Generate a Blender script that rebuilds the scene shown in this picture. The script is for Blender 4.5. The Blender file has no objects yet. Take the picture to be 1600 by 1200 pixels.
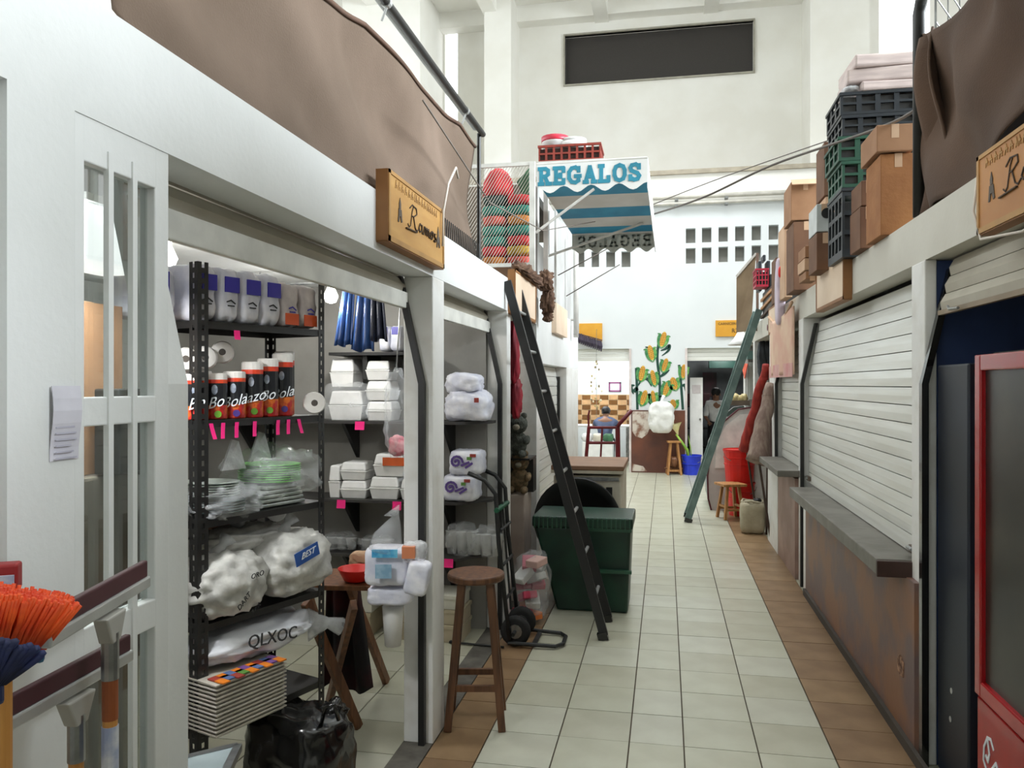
import bpy, bmesh, math, random
from mathutils import Vector, Matrix, noise
random.seed(7)
SC = bpy.context.scene
C = SC.collection
TH = math.radians(10.95)
FPX, CH = 1240.0, 1.67
# ---------------------------------------------------------------- camera
cd = bpy.data.cameras.new('camera'); cam = bpy.data.objects.new('camera', cd); C.objects.link(cam)
cam.location = (0, 0, CH); cam.rotation_euler = (math.pi/2, 0, TH)
cd.sensor_width = 36; cd.lens = FPX/1600*36; cd.clip_start = .05
SC.camera = cam
# ---------------------------------------------------------------- world, daylight, exposure
w = bpy.data.worlds.new('sky'); SC.world = w; w.use_nodes = True
bg = w.node_tree.nodes['Background']; bg.inputs[0].default_value = (.93, .97, 1, 1); bg.inputs[1].default_value = 2.4
def area(name, loc, sx, sy, power, col=(1, 1, 1), rot=(0, 0, 0), spread=3.1416):
    l = bpy.data.lights.new(name, 'AREA'); l.shape = 'RECTANGLE'; l.size = sx; l.size_y = sy; l.energy = power; l.color = col; l.spread = spread
    o = bpy.data.objects.new(name, l); C.objects.link(o); o.location = loc; o.rotation_euler = rot
    return o
# daylight through the roof lights of the hall
area('skylight_light', (0, 0.5, 9.2), 3.0, 1.6, 5, (.88, .95, 1), spread=1.7)
area('skylight_light', (0, 6.4, 9.2), 3.4, 2.0, 48, (.90, .96, 1), spread=1.7)
area('skylight_light', (0, 11.8, 9.2), 3.4, 2.4, 335, (.95, .98, 1), spread=1.9)
area('high_window_light', (-7.7, 8.0, 6.4), 2.4, 9.0, 90, (.88, .95, 1), (0, -math.pi/2, 0), spread=2.2)
area('high_window_light', (7.7, 3.7, 6.2), 2.6, 8.4, 1280, (.88, .95, 1), (0, math.pi/2, 0), spread=1.9)
vs = SC.view_settings
vs.view_transform = 'Standard'; vs.look = 'None'; vs.gamma = 1; vs.use_curve_mapping = False; vs.exposure = 0.0
SC.cycles.use_denoising = True
SC.cycles.transparent_max_bounces = 20
# ---------------------------------------------------------------- pixel to world
SN, CS = math.sin(TH), math.cos(TH)
def _d(u, v):
    a, b = (u-800)/FPX, (600-v)/FPX
    return Vector((-SN+CS*a, CS+SN*a, b))
CAMP = Vector((0, 0, CH))
def PX(u, v, X): d = _d(u, v); return CAMP+d*(X/d.x)
def PY(u, v, Y): d = _d(u, v); return CAMP+d*(Y/d.y)
def PZ(u, v, Z): d = _d(u, v); return CAMP+d*((Z-CH)/d.z)
def PD(u, v, D): return CAMP+_d(u, v)*D
# ---------------------------------------------------------------- materials
def lin(c):
    r = []
    for x in c[:3]:
        x /= 255.
        r.append(x/12.92 if x <= .04045 else ((x+.055)/1.055)**2.4)
    return (r[0], r[1], r[2], 1)
MATS = {}
def mat(name, col, rough=.6, metal=0, col2=None, scale=6, lo=.4, hi=.65, bump=0, bscale=40, coat=0, emit=0, spec=.5, stretch=None, detail=5):
    if name in MATS: return MATS[name]
    m = bpy.data.materials.new(name); m.use_nodes = True; nt = m.node_tree; p = nt.nodes['Principled BSDF']
    p.inputs['Roughness'].default_value = rough; p.inputs['Metallic'].default_value = metal
    p.inputs['Specular IOR Level'].default_value = spec
    if coat: p.inputs['Coat Weight'].default_value = coat
    c1 = lin(col)
    tc = nt.nodes.new('ShaderNodeTexCoord'); mp = nt.nodes.new('ShaderNodeMapping')
    nt.links.new(tc.outputs['Object'], mp.inputs[0])
    if stretch: mp.inputs['Scale'].default_value = stretch
    if col2 is None:
        col2 = tuple(x*.9 for x in col)
    n = nt.nodes.new('ShaderNodeTexNoise'); n.inputs['Scale'].default_value = scale; n.inputs['Detail'].default_value = detail
    nt.links.new(mp.outputs[0], n.inputs['Vector'])
    r = nt.nodes.new('ShaderNodeValToRGB'); r.color_ramp.elements[0].position = lo; r.color_ramp.elements[1].position = hi
    r.color_ramp.elements[0].color = lin(col2); r.color_ramp.elements[1].color = c1
    nt.links.new(n.outputs[0], r.inputs[0]); nt.links.new(r.outputs[0], p.inputs['Base Color'])
    if bump:
        b = nt.nodes.new('ShaderNodeBump'); b.inputs['Strength'].default_value = bump; b.inputs['Distance'].default_value = .01
        n2 = nt.nodes.new('ShaderNodeTexNoise'); n2.inputs['Scale'].default_value = bscale; n2.inputs['Detail'].default_value = 6
        nt.links.new(mp.outputs[0], n2.inputs['Vector']); nt.links.new(n2.outputs[0], b.inputs['Height']); nt.links.new(b.outputs[0], p.inputs['Normal'])
    if emit:
        p.inputs['Emission Color'].default_value = c1; p.inputs['Emission Strength'].default_value = emit
    MATS[name] = m
    return m
def film(name, col=(240, 243, 245), fac=.35, rough=.12, scale=9):
    if name in MATS: return MATS[name]
    m = bpy.data.materials.new(name); m.use_nodes = True; nt = m.node_tree; p = nt.nodes['Principled BSDF']; out = nt.nodes['Material Output']
    p.inputs['Base Color'].default_value = lin(col); p.inputs['Roughness'].default_value = rough
    t = nt.nodes.new('ShaderNodeBsdfTransparent'); mx = nt.nodes.new('ShaderNodeMixShader')
    tc = nt.nodes.new('ShaderNodeTexCoord'); n = nt.nodes.new('ShaderNodeTexNoise'); n.inputs['Scale'].default_value = scale; n.inputs['Detail'].default_value = 4
    mr = nt.nodes.new('ShaderNodeMapRange'); mr.inputs['From Min'].default_value = .3; mr.inputs['From Max'].default_value = .7
    mr.inputs['To Min'].default_value = fac*.5; mr.inputs['To Max'].default_value = min(1, fac*1.5)
    nt.links.new(tc.outputs['Object'], n.inputs['Vector']); nt.links.new(n.outputs[0], mr.inputs['Value']); nt.links.new(mr.outputs[0], mx.inputs[0])
    b = nt.nodes.new('ShaderNodeBump'); b.inputs['Strength'].default_value = .6; b.inputs['Distance'].default_value = .02
    n2 = nt.nodes.new('ShaderNodeTexNoise'); n2.inputs['Scale'].default_value = scale*3; nt.links.new(tc.outputs['Object'], n2.inputs['Vector'])
    nt.links.new(n2.outputs[0], b.inputs['Height']); nt.links.new(b.outputs[0], p.inputs['Normal'])
    nt.links.new(t.outputs[0], mx.inputs[1]); nt.links.new(p.outputs[0], mx.inputs[2]); nt.links.new(mx.outputs[0], out.inputs[0])
    MATS[name] = m
    return m
def glass(name, tint=(222, 226, 224), refl=.25):
    if name in MATS: return MATS[name]
    m = bpy.data.materials.new(name); m.use_nodes = True; nt = m.node_tree; out = nt.nodes['Material Output']; nt.nodes.remove(nt.nodes['Principled BSDF'])
    t = nt.nodes.new('ShaderNodeBsdfTransparent'); t.inputs[0].default_value = lin(tint)
    g = nt.nodes.new('ShaderNodeBsdfGlossy'); g.inputs['Roughness'].default_value = .02
    mx = nt.nodes.new('ShaderNodeMixShader'); lw = nt.nodes.new('ShaderNodeLayerWeight'); lw.inputs[0].default_value = refl
    lw.inputs[0].default_value = .5; pw = nt.nodes.new('ShaderNodeMath'); pw.operation = 'POWER'; pw.inputs[1].default_value = 3; ma = nt.nodes.new('ShaderNodeMath'); ma.operation = 'MULTIPLY_ADD'; ma.inputs[1].default_value = .6; ma.inputs[2].default_value = refl*.25
    nt.links.new(lw.outputs['Facing'], pw.inputs[0]); nt.links.new(pw.outputs[0], ma.inputs[0]); nt.links.new(ma.outputs[0], mx.inputs[0]); nt.links.new(t.outputs[0], mx.inputs[1]); nt.links.new(g.outputs[0], mx.inputs[2]); nt.links.new(mx.outputs[0], out.inputs[0])
    MATS[name] = m
    return m
W = mat('white_paint', (232, 234, 233), .55, col2=(222, 224, 222), scale=2, bump=.08, bscale=60)
WS = mat('white_paint_worn', (230, 230, 227), .55, col2=(216, 214, 208), scale=6, lo=.3, hi=.5, bump=.08)
CREAM = mat('cream_paint', (238, 237, 231), .7, col2=(231, 229, 221), scale=1.2)
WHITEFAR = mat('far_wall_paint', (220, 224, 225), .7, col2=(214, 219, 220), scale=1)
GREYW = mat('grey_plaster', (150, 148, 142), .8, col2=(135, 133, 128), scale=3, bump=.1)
BLACK = mat('black_paint', (22, 22, 22), .45, col2=(34, 34, 33))
BLACKG = mat('black_gloss', (14, 14, 14), .22, coat=.4)
BEIGE = mat('beige_metal', (190, 185, 170), .5, col2=(178, 172, 156), scale=4)
WR = mat('right_beam_paint', (206, 203, 192), .6, col2=(196, 192, 180), scale=2, bump=.08, bscale=60)
SHUT = mat('shutter_white', (234, 236, 231), .32, col2=(220, 220, 212), scale=3, stretch=(.3, .3, 6))
STEEL = mat('steel', (170, 172, 172), .3, .9, col2=(140, 142, 142), scale=20)
ALU = mat('aluminium', (200, 202, 200), .35, .6)
WOOD = mat('brown_wood', (122, 78, 46), .5, col2=(88, 54, 30), scale=5, stretch=(8, 8, .8), lo=.35, hi=.6)
WOODL = mat('light_wood', (188, 138, 84), .5, col2=(160, 110, 62), scale=5, stretch=(8, 8, .8))
SIGNW = mat('sign_wood', (206, 160, 92), .5, col2=(192, 144, 78), scale=3, stretch=(1, 1, 5))
SIGNE = mat('sign_edge', (150, 102, 56), .6)
SIGNP = mat('pale_board', (226, 204, 180), .6, col2=(216, 192, 166), scale=3)
CARD = mat('cardboard', (158, 118, 86), .8, col2=(142, 103, 72), scale=4, bump=.05)
CARDD = mat('cardboard_dark', (116, 82, 58), .8, col2=(100, 68, 47), scale=4)
CARDP = mat('cardboard_pale', (200, 168, 138), .8, col2=(188, 154, 124), scale=4)
FOAM = mat('white_foam', (238, 238, 236), .5, col2=(228, 228, 226), scale=8)
BAGW = mat('white_bag', (206, 205, 199), .4, col2=(172, 171, 166), scale=14, bump=.5, bscale=25)
FILM = film('clear_film', fac=.2)
FILM2 = film('clear_film_dense', fac=.45)
PINK = mat('pink_paper', (250, 40, 140), .7, col2=(240, 30, 125))
RED = mat('red_plastic', (222, 34, 26), .35, col2=(205, 26, 20))
DRED = mat('dark_red_paint', (128, 20, 34), .4, col2=(106, 16, 28))
BLUE = mat('blue_plastic', (40, 66, 215), .35, col2=(34, 56, 190))
DGREEN = mat('dark_green_plastic', (24, 62, 46), .4, col2=(16, 46, 36), scale=5)
GREYGREEN = mat('grey_green_paint', (108, 130, 124), .5, col2=(84, 106, 102), scale=9)
CLOTHB = mat('brown_shade_cloth', (118, 100, 86), .9, col2=(94, 78, 64), scale=1.8, lo=.3, hi=.7, bump=.25, bscale=160)
CLOTHD = mat('dark_shade_cloth', (92, 70, 54), .9, col2=(66, 50, 40), scale=1.5, lo=.3, hi=.7, bump=.25, bscale=160)
INK = mat('dark_ink', (70, 52, 34), .7)
INKK = mat('black_ink', (28, 28, 30), .6)
BURL = mat('brown_net', (120, 92, 72), .9, col2=(86, 62, 48), scale=20, bump=.5)
GLASS = glass('window_glass')
LAMP = mat('lamp_glow', (255, 252, 240), .4, emit=14)
# ---------------------------------------------------------------- mesh builder
class MB:
    def __init__(s): s.v = []; s.f = []; s.mi = []; s.k = 0
    def add(s, vs, fs):
        b = len(s.v); s.v += [tuple(x) for x in vs]; s.f += [[i+b for i in q] for q in fs]; s.mi += [s.k]*len(fs); return s
    def bx(s, x0, x1, y0, y1, z0, z1):
        vs = [(x, y, z) for x in (x0, x1) for y in (y0, y1) for z in (z0, z1)]
        return s.add(vs, [(0, 1, 3, 2), (4, 6, 7, 5), (0, 4, 5, 1), (2, 3, 7, 6), (0, 2, 6, 4), (1, 5, 7, 3)])
    def ob(s, c, size, R=None, taper=1):
        c = Vector(c); R = R or Matrix.Identity(3)
        vs = []
        for x in (-.5, .5):
            for y in (-.5, .5):
                for z in (-.5, .5):
                    t = taper if z < 0 else 1
                    vs.append(c+R @ Vector((x*size[0]*t, y*size[1]*t, z*size[2])))
        return s.add(vs, [(0, 1, 3, 2), (4, 6, 7, 5), (0, 4, 5, 1), (2, 3, 7, 6), (0, 2, 6, 4), (1, 5, 7, 3)])
    def beam(s, p0, p1, wx, wy, up=(0, 0, 1)):
        p0, p1 = Vector(p0), Vector(p1); z = (p1-p0); L = z.length; z.normalize()
        x = Vector(up).cross(z)
        if x.length < 1e-4: x = Vector((1, 0, 0))
        x.normalize(); y = z.cross(x)
        return s.ob((p0+p1)/2, (wx, wy, L), Matrix((x, y, z)).transposed())
    def cyl(s, p0, p1, r0, r1=None, n=12):
        return s.tube([p0, p1], [r0, r0 if r1 is None else r1], n)
    def tube(s, pts, r, n=8, flat=1):
        pts = [Vector(p) for p in pts]; rr = r if isinstance(r, (list, tuple)) else [r]*len(pts)
        vs, fs = [], []; pn = None
        for i, p in enumerate(pts):
            t = (pts[min(i+1, len(pts)-1)]-pts[max(i-1, 0)])
            if t.length < 1e-9: t = Vector((0, 0, 1))
            t.normalize()
            if pn is None:
                a = Vector((0, 0, 1)) if abs(t.z) < .9 else Vector((1, 0, 0)); pn = t.cross(a).normalized()
            else:
                pn = (pn-t*pn.dot(t))
                if pn.length < 1e-6: pn = t.orthogonal()
                pn.normalize()
            b = t.cross(pn)
            for k in range(n):
                a = 2*math.pi*k/n; vs.append(p+(pn*math.cos(a)+b*math.sin(a)*flat)*rr[i])
        for i in range(len(pts)-1):
            for k in range(n):
                fs.append((i*n+k, i*n+(k+1) % n, (i+1)*n+(k+1) % n, (i+1)*n+k))
        fs.append(tuple(range(n-1, -1, -1))); e = (len(pts)-1)*n; fs.append(tuple(range(e, e+n)))
        return s.add(vs, fs)
    def lathe(s, prof, c, n=20, R=None, sq=(1, 1)):
        c = Vector(c); R = R or Matrix.Identity(3); vs, fs = [], []
        for r, z in prof:
            for k in range(n):
                a = 2*math.pi*k/n; vs.append(c+R @ Vector((r*math.cos(a)*sq[0], r*math.sin(a)*sq[1], z)))
        for i in range(len(prof)-1):
            for k in range(n):
                fs.append((i*n+k, i*n+(k+1) % n, (i+1)*n+(k+1) % n, (i+1)*n+k))
        if prof[0][0] > 1e-6: fs.append(tuple(range(n-1, -1, -1)))
        if prof[-1][0] > 1e-6: fs.append(tuple(range((len(prof)-1)*n, len(prof)*n)))
        return s.add(vs, fs)
    def pillow(s, c, size, R=None, p=4, res=7, amp=0, seed=0, fs=3.0, flat=False):
        c = Vector(c); R = R or Matrix.Identity(3); n = res
        idx = {}; vs = []; fc = []
        so = Vector((seed*3.17, seed*1.73, seed*.91))
        def vert(a):
            key = tuple(round(x, 5) for x in a)
            if key in idx: return idx[key]
            q = Vector(a); L = (abs(q.x)**p+abs(q.y)**p+abs(q.z)**p)**(1./p); q = q/L
            pos = Vector((q.x*size[0]/2, q.y*size[1]/2, q.z*size[2]/2))
            if amp:
                d = noise.noise(q*fs+so)+.5*noise.noise(q*fs*2.7+so)
                nn = q.normalized(); pos += nn*d*amp
                if flat and pos.z < -size[2]/2+amp*.3: pos.z = -size[2]/2
                pos.z = max(pos.z, -size[2]/2)
            idx[key] = len(vs); vs.append(c+R @ pos); return idx[key]
        for ax in range(3):
            for sg in (-1, 1):
                for i in range(n):
                    for j in range(n):
                        q = []
                        for di, dj in ((0, 0), (1, 0), (1, 1), (0, 1)):
                            a = [0, 0, 0]; a[ax] = sg; a[(ax+1) % 3] = -1+2*(i+di)/n; a[(ax+2) % 3] = -1+2*(j+dj)/n
                            q.append(vert(a))
                        fc.append(q if sg > 0 else q[::-1])
        return s.add(vs, fc)
    def sheet(s, fn, nu, nv):
        vs = [fn(i/nu, j/nv) for i in range(nu+1) for j in range(nv+1)]
        fs = [(i*(nv+1)+j, (i+1)*(nv+1)+j, (i+1)*(nv+1)+j+1, i*(nv+1)+j+1) for i in range(nu) for j in range(nv)]
        return s.add(vs, fs)
    def prism(s, pts, d):
        pts = [Vector(p) for p in pts]; d = Vector(d); n = len(pts)
        vs = pts+[p+d for p in pts]
        fs = [tuple(range(n)), tuple(range(2*n-1, n-1, -1))]+[(i, i+n, (i+1) % n+n, (i+1) % n) for i in range(n)]
        return s.add(vs, fs)
    def strokes(s, lines, org, xd, ud, wid, dep):
        org, xd, ud = Vector(org), Vector(xd), Vector(ud); nn = xd.normalized().cross(ud.normalized()).normalized(); k = 0
        for ln in lines:
            q = [org+xd*a+ud*b for a, b in ln]
            for a, b in zip(q, q[1:]):
                t = (b-a)
                if t.length < 1e-6: continue
                t.normalize(); pp = nn.cross(t)*(wid/2); e = t*(wid*.3)
                s.prism([a-e-pp, b+e-pp, b+e+pp, a-e+pp], nn*dep*(1+.06*k)); k += 1
        return s
OFF = {}
UNIT = [None]            # (pivot, factor): the goods rack is modelled in its own units
def real(v):
    if UNIT[0] is None: return Vector(v)
    k, s = UNIT[0]; return k+(Vector(v)-k)*s
def build(m, name, mats, parent=None, smooth=False, bevel=0, solid=0, origin=None, kind=None, subsurf=0):
    vs = [real(v) for v in m.v] if UNIT[0] else m.v
    if origin is not None: origin = real(origin)
    if parent is None:
        if origin is None:
            xs = [v[0] for v in vs]; ys = [v[1] for v in vs]; zs = [v[2] for v in vs]
            origin = ((min(xs)+max(xs))/2, (min(ys)+max(ys))/2, min(zs))
        off = Vector(origin)
    else:
        off = OFF[parent.name]
    me = bpy.data.meshes.new(name)
    me.from_pydata([(v[0]-off[0], v[1]-off[1], v[2]-off[2]) for v in vs], [], m.f)
    bm = bmesh.new(); bm.from_mesh(me); bmesh.ops.recalc_face_normals(bm, faces=bm.faces); bm.to_mesh(me); bm.free()
    if not isinstance(mats, (list, tuple)): mats = [mats]
    for x in mats: me.materials.append(x)
    for p, k in zip(me.polygons, m.mi): p.material_index = min(k, len(mats)-1); p.use_smooth = smooth
    o = bpy.data.objects.new(name, me); C.objects.link(o)
    if parent is None: o.location = off
    else: o.parent = parent
    OFF[o.name] = off
    if bevel:
        b = o.modifiers.new('bevel', 'BEVEL'); b.width = bevel; b.segments = 2; b.limit_method = 'ANGLE'
    if solid:
        b = o.modifiers.new('solid', 'SOLIDIFY'); b.thickness = solid; b.offset = 0
    if subsurf:
        b = o.modifiers.new('sub', 'SUBSURF'); b.levels = b.render_levels = subsurf
    if kind: o['kind'] = kind
    return o
def thing(name, label, cat, loc, group=None):
    loc = real(loc)
    o = bpy.data.objects.new(name, None); C.objects.link(o); o.location = loc; o.empty_display_size = .05
    OFF[o.name] = Vector(loc); return tag(o, label, cat, group)
def tag(o, label, cat, group=None):
    o['label'] = label; o['category'] = cat
    if group: o['group'] = group
    return o
def one(m, name, mats, label, cat, group=None, **k):
    return tag(build(m, name, mats, None, **k), label, cat, group)
def struct(m, name, mats, **k):
    return build(m, name, mats, None, kind='structure', **k)
def text(body, size, org, xd, ud, name, mt, parent, dep=.002, shear=0, stretch=1, align='CENTER'):
    cu = bpy.data.curves.new('t', 'FONT'); cu.body = body; cu.size = size; cu.align_x = align; cu.align_y = 'CENTER'; cu.extrude = .001; cu.shear = shear
    cu.resolution_u = 3
    to = bpy.data.objects.new('t', cu); C.objects.link(to)
    me = bpy.data.meshes.new_from_object(to)
    xd, ud = Vector(xd).normalized(), Vector(ud).normalized(); nn = xd.cross(ud)
    org = Vector(org)
    m = MB(); m.add([org+xd*(v.co.x*stretch)+ud*v.co.y+nn*((v.co.z+.001)/.002*dep) for v in me.vertices], [list(p.vertices) for p in me.polygons])
    bpy.data.objects.remove(to); bpy.data.curves.remove(cu); bpy.data.meshes.remove(me)
    return build(m, name, mt, parent)
def copy_tree(o, parent=None, loc=None, rz=None):
    c = o.copy(); C.objects.link(c); c.parent = parent; OFF[c.name] = OFF.get(o.name, Vector())
    if loc is not None: c.location = loc
    if rz is not None: c.rotation_euler.z = rz
    for ch in list(o.children): copy_tree(ch, c)
    return c
def rotz(a): return Matrix.Rotation(a, 3, 'Z')
def axes(x, y, z): return Matrix((Vector(x), Vector(y), Vector(z))).transposed()
def panel_holes(m, axis, c0, c1, a0, a1, z0, z1, holes):
    """a wall slab between c0 and c1 along its thickness; holes are (a0, a1, z0, z1)"""
    As = sorted({a0, a1, *[max(a0, min(a1, h[i])) for h in holes for i in (0, 1)]})
    Zs = sorted({z0, z1, *[max(z0, min(z1, h[i])) for h in holes for i in (2, 3)]})
    for i in range(len(As)-1):
        run = None
        for j in range(len(Zs)-1):
            ca, cz = (As[i]+As[i+1])/2, (Zs[j]+Zs[j+1])/2
            solid = not any(h[0] < ca < h[1] and h[2] < cz < h[3] for h in holes)
            if solid:
                run = (run[0] if run else Zs[j], Zs[j+1])
            if run and (not solid or j == len(Zs)-2):
                if axis == 'Y': m.bx(As[i], As[i+1], c0, c1, run[0], run[1])
                else: m.bx(c0, c1, As[i], As[i+1], run[0], run[1])
                run = None
    return m
# ================================================================ SETTING
TC = [mat('tile_cream_%d' % i, c, .3, col2=c2, scale=4, spec=.4) for i, (c, c2) in enumerate([((180, 180, 162), (170, 169, 150)), ((175, 174, 156), (165, 163, 144)), ((184, 184, 168), (173, 172, 156))])]
TT = [mat('tile_tan_%d' % i, c, .38, col2=c2, scale=5, spec=.4) for i, (c, c2) in enumerate([((142, 116, 86), (124, 99, 71)), ((135, 109, 81), (117, 92, 66))])]
GROUT = mat('dark_grout', (84, 74, 60), .9)
XL = [-1.06, -.826, -.496, -.166, .083, .413, .743, 1.09]
m = MB(); m.bx(-8, 8, -6, 18.8, -.12, -.007)
floor = struct(m, 'floor', GROUT)
TM = {}
def tile(x0, x1, y0, y1, mt):
    key = (round(x1-x0, 3), round(y1-y0, 3), mt.name)
    if key not in TM:
        q = MB(); a, b = (x1-x0)/2-.0035, (y1-y0)/2-.002; q.bx(-a, a, -b, b, -.009, 0)
        o = build(q, 'floor_tile', mt, None, origin=(0, 0, 0)); o.parent = floor; o.location = Vector(((x0+x1)/2, (y0+y1)/2, 0))-OFF['floor']; TM[key] = o; return
    o = TM[key].copy(); C.objects.link(o); o.location = Vector(((x0+x1)/2, (y0+y1)/2, random.uniform(-.0006, .0006)))-OFF['floor']
Y0 = 2.75
for r in range(17):
    for c in range(7):
        tile(XL[c], XL[c+1], Y0+.33*r, Y0+.33*(r+1), random.choice(TT if c in (0, 6) else TC))
for r in range(8):
    for c in range(6):
        tile(-1.2-.33*(c+1), -1.2-.33*c, Y0+.33*r, Y0+.33*(r+1), random.choice(TC))
m = MB()
YF = Y0+.33*17
for k, tl in ((0, False), (1, True)):
    m.k = k
    for r in range(21):
        y = YF+.33*r
        for c in range(7):
            if (c in (0, 6)) == tl: m.bx(XL[c]+.0035, XL[c+1]-.0035, y+.002, y+.328, -.009, 0)
        if y > 9.7 and not tl:
            for c in range(18):
                m.bx(-1.06-.33*(c+1)+.0035, -1.06-.33*c-.0035, y+.002, y+.328, -.009, 0)
                if y > 12.0: m.bx(1.09+.33*c+.0035, 1.09+.33*(c+1)-.0035, y+.002, y+.328, -.009, 0)
    for r in range(11):
        for c in range(14):
            if not tl: m.bx(-2.6+.33*c+.003, -2.6+.33*c+.327, 15.24+.33*r+.002, 15.24+.33*r+.328, -.009, 0)
build(m, 'far_tiles', [TC[0], TT[0]], floor, kind='stuff')
m = MB(); m.bx(-1.2, -1.06, 1.3, 9.7, -.05, .004)
struct(m, 'trim_1', mat('concrete_sill', (98, 94, 86), .8, col2=(70, 66, 60), scale=8, bump=.2))
m = MB(); m.bx(-4, -1.2, -1, 2.74, -.1, -.001); m.bx(1.09, 4, -1, 12, -.1, -.001); m.bx(-4, -1.2, 5.4, 9.7, -.1, -.001); m.bx(-1.06, 1.09, -1, 2.74, -.1, -.001)
struct(m, 'floor.001', TC[1])
# ---- left row of stalls
m = MB()
m.bx(-1.20, -1.06, -1.0, 6.56, 2.17, 2.395)                     # fascia
m.bx(-1.20, -1.06, 6.56, 9.76, 1.85, 2.395)
m.bx(-1.20, -1.06, 1.12, 1.272, 0, 2.17); m.bx(-1.20, -1.085, -1.0, 1.12, 0, 2.17)
m.bx(-3.9, -3.8, -1.0, 9.76, 0, 2.4)                            # back of the stalls
m.bx(-3.8, -1.2, -1.1, -1.0, 0, 2.4)
struct(m, 'wall_left', W)
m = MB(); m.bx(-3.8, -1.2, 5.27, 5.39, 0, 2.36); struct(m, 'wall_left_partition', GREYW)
m = MB(); m.bx(-3.8, -1.2, 6.50, 6.60, 0, 2.36); m.bx(-3.8, -1.2, 9.66, 9.76, 0, 2.4)
struct(m, 'wall_left_end', mat('dusty_pink_plaster', (196, 182, 172), .7, col2=(170, 152, 140), scale=3))
m = MB(); m.bx(-3.9, -1.2, -1.1, 9.76, 2.36, 2.40); struct(m, 'ceiling_stalls_left', W)
def column(n, x0, x1, y0, y1, z1, mt=WS):
    q = MB(); q.bx(x0, x1, y0, y1, 0, z1); return struct(q, 'trim_%d' % n, mt, bevel=.006)
column(2, -1.20, -1.058, 3.54, 3.73, 2.17)
column(3, -1.20, -1.058, 5.30, 5.42, 2.17)
column(4, -1.20, -1.058, 6.56, 6.72, 1.85)
column(5, -1.20, -1.058, 8.62, 9.76, 1.85)
# upper storey behind the awning
m = MB()
panel_holes(m, 'X', -1.19, -1.13, 7.05, 9.6, 2.395, 3.45, [(7.15, 7.8, 2.95, 3.38)])
struct(m, 'wall_left_upper', mat('upper_wall_shade', (190, 190, 188), .7, col2=(170, 170, 168), scale=2))  # grey of this panel takes in the shading inside the upper storey
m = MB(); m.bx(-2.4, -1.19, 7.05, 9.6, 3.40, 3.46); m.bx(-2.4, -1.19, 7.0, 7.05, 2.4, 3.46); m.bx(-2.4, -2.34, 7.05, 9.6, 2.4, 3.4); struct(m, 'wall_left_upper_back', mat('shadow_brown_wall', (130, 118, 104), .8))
# ---- right row of stalls
m = MB()
m.bx(1.12, 1.26, -1.0, 12.0, 2.215, 2.43)
m.bx(3.6, 3.7, -1.0, 12.0, 0, 2.43); m.bx(1.26, 3.6, 6.95, 7.05, 0, 2.4); m.bx(1.26, 3.6, 11.9, 12.0, 0, 2.4); m.bx(1.26, 3.6, -1.1, -1.0, 0, 2.4)
struct(m, 'wall_right', WR)
m = MB(); m.bx(1.26, 3.7, -1.1, 12.0, 2.39, 2.43); struct(m, 'ceiling_stalls_right', W)
m = MB(); m.bx(1.165, 3.6, 3.77, 3.87, 0, 2.21); struct(m, 'wall_right_partition', mat('blue_wall', (44, 66, 112), .6, col2=(36, 54, 96), scale=3))
column(6, 1.115, 1.165, 3.76, 3.95, 2.215)
column(7, 1.115, 1.30, 6.90, 7.12, 2.215)
column(8, 1.115, 1.30, 8.45, 9.05, 2.215)
column(9, 1.115, 1.30, 10.55, 10.7, 2.215)
column(10, 1.115, 1.30, 11.8, 12.0, 2.215)
BROWNW = mat('brown_marbled_cladding', (132, 92, 66), .5, col2=(104, 84, 82), scale=3.2, lo=.42, hi=.58, bump=.1, bscale=20)
def clad(n, x0, x1, y0, y1, z1, mt, hole=None):
    q = MB(); panel_holes(q, 'X', x0, x1, y0, y1, 0, z1, [hole] if hole else []); return struct(q, 'trim_%d' % n, mt)
clad(11, 1.09, 1.16, 3.82, 6.62, .78, BROWNW)
m = MB()                                        # broken-out patch in the cladding: a shallow pale chip
m.prism([(1.0895, 3.98, .30), (1.0895, 4.06, .30), (1.0895, 4.07, .36), (1.0895, 4.03, .39), (1.0895, 3.97, .37)], (-.004, 0, 0))
struct(m, 'trim_12', mat('broken_plaster', (190, 150, 120), .9, col2=(90, 60, 44), scale=30))
m = MB(); m.bx(1.10, 1.15, 6.62, 6.78, 0, .78); struct(m, 'trim_13', WS)
clad(14, 1.085, 1.15, 7.12, 8.15, .86, mat('pinkish_cladding', (168, 140, 128), .6, col2=(140, 112, 100), scale=3))
m = MB(); m.bx(1.08, 1.15, 8.15, 8.9, 0, .86); struct(m, 'trim_15', WS)
m = MB(); m.bx(1.07, 1.09, 2.6, 6.62, 0, .05); struct(m, 'baseboard_right', mat('dark_base', (70, 62, 54), .8))
# ---- far wall, lower storey
YW = 15.2
xa = PY(905, 545, YW).x-.7; xb = PY(984, 545, YW).x; xc = PY(1073, 545, YW).x
zo = PY(945, 545, YW).z
holes = [(xa, xb, 0, zo), (xc, 1.95, 0, zo)]
VENT = []
for a, b in ((901, 913), (924, 936), (947, 961), (971, 985)):
    VENT += [(a, b, 393, 417), (a, b, 361, 385)]
for i, (a, b) in enumerate(((1071.6, 1086.7), (1096.8, 1111.7), (1122.7, 1137.5), (1148.6, 1163.4), (1174.5, 1189.3), (1201, 1216.8))):
    VENT += [(a, b, 357-i*1.1, 379.5-i*1.1), (a, b, 388-i*1.1, 411.5-i*1.1)]
VR = []
zr = {}
for a, b, t, bo in VENT:
    p, q = PY(a, t, YW), PY(b, bo, YW); VR.append((p.x, q.x, q.z, p.z))
m = MB(); panel_holes(m, 'Y', YW, YW+.14, -8, 8, 0, 5.05, holes+VR)
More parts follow.
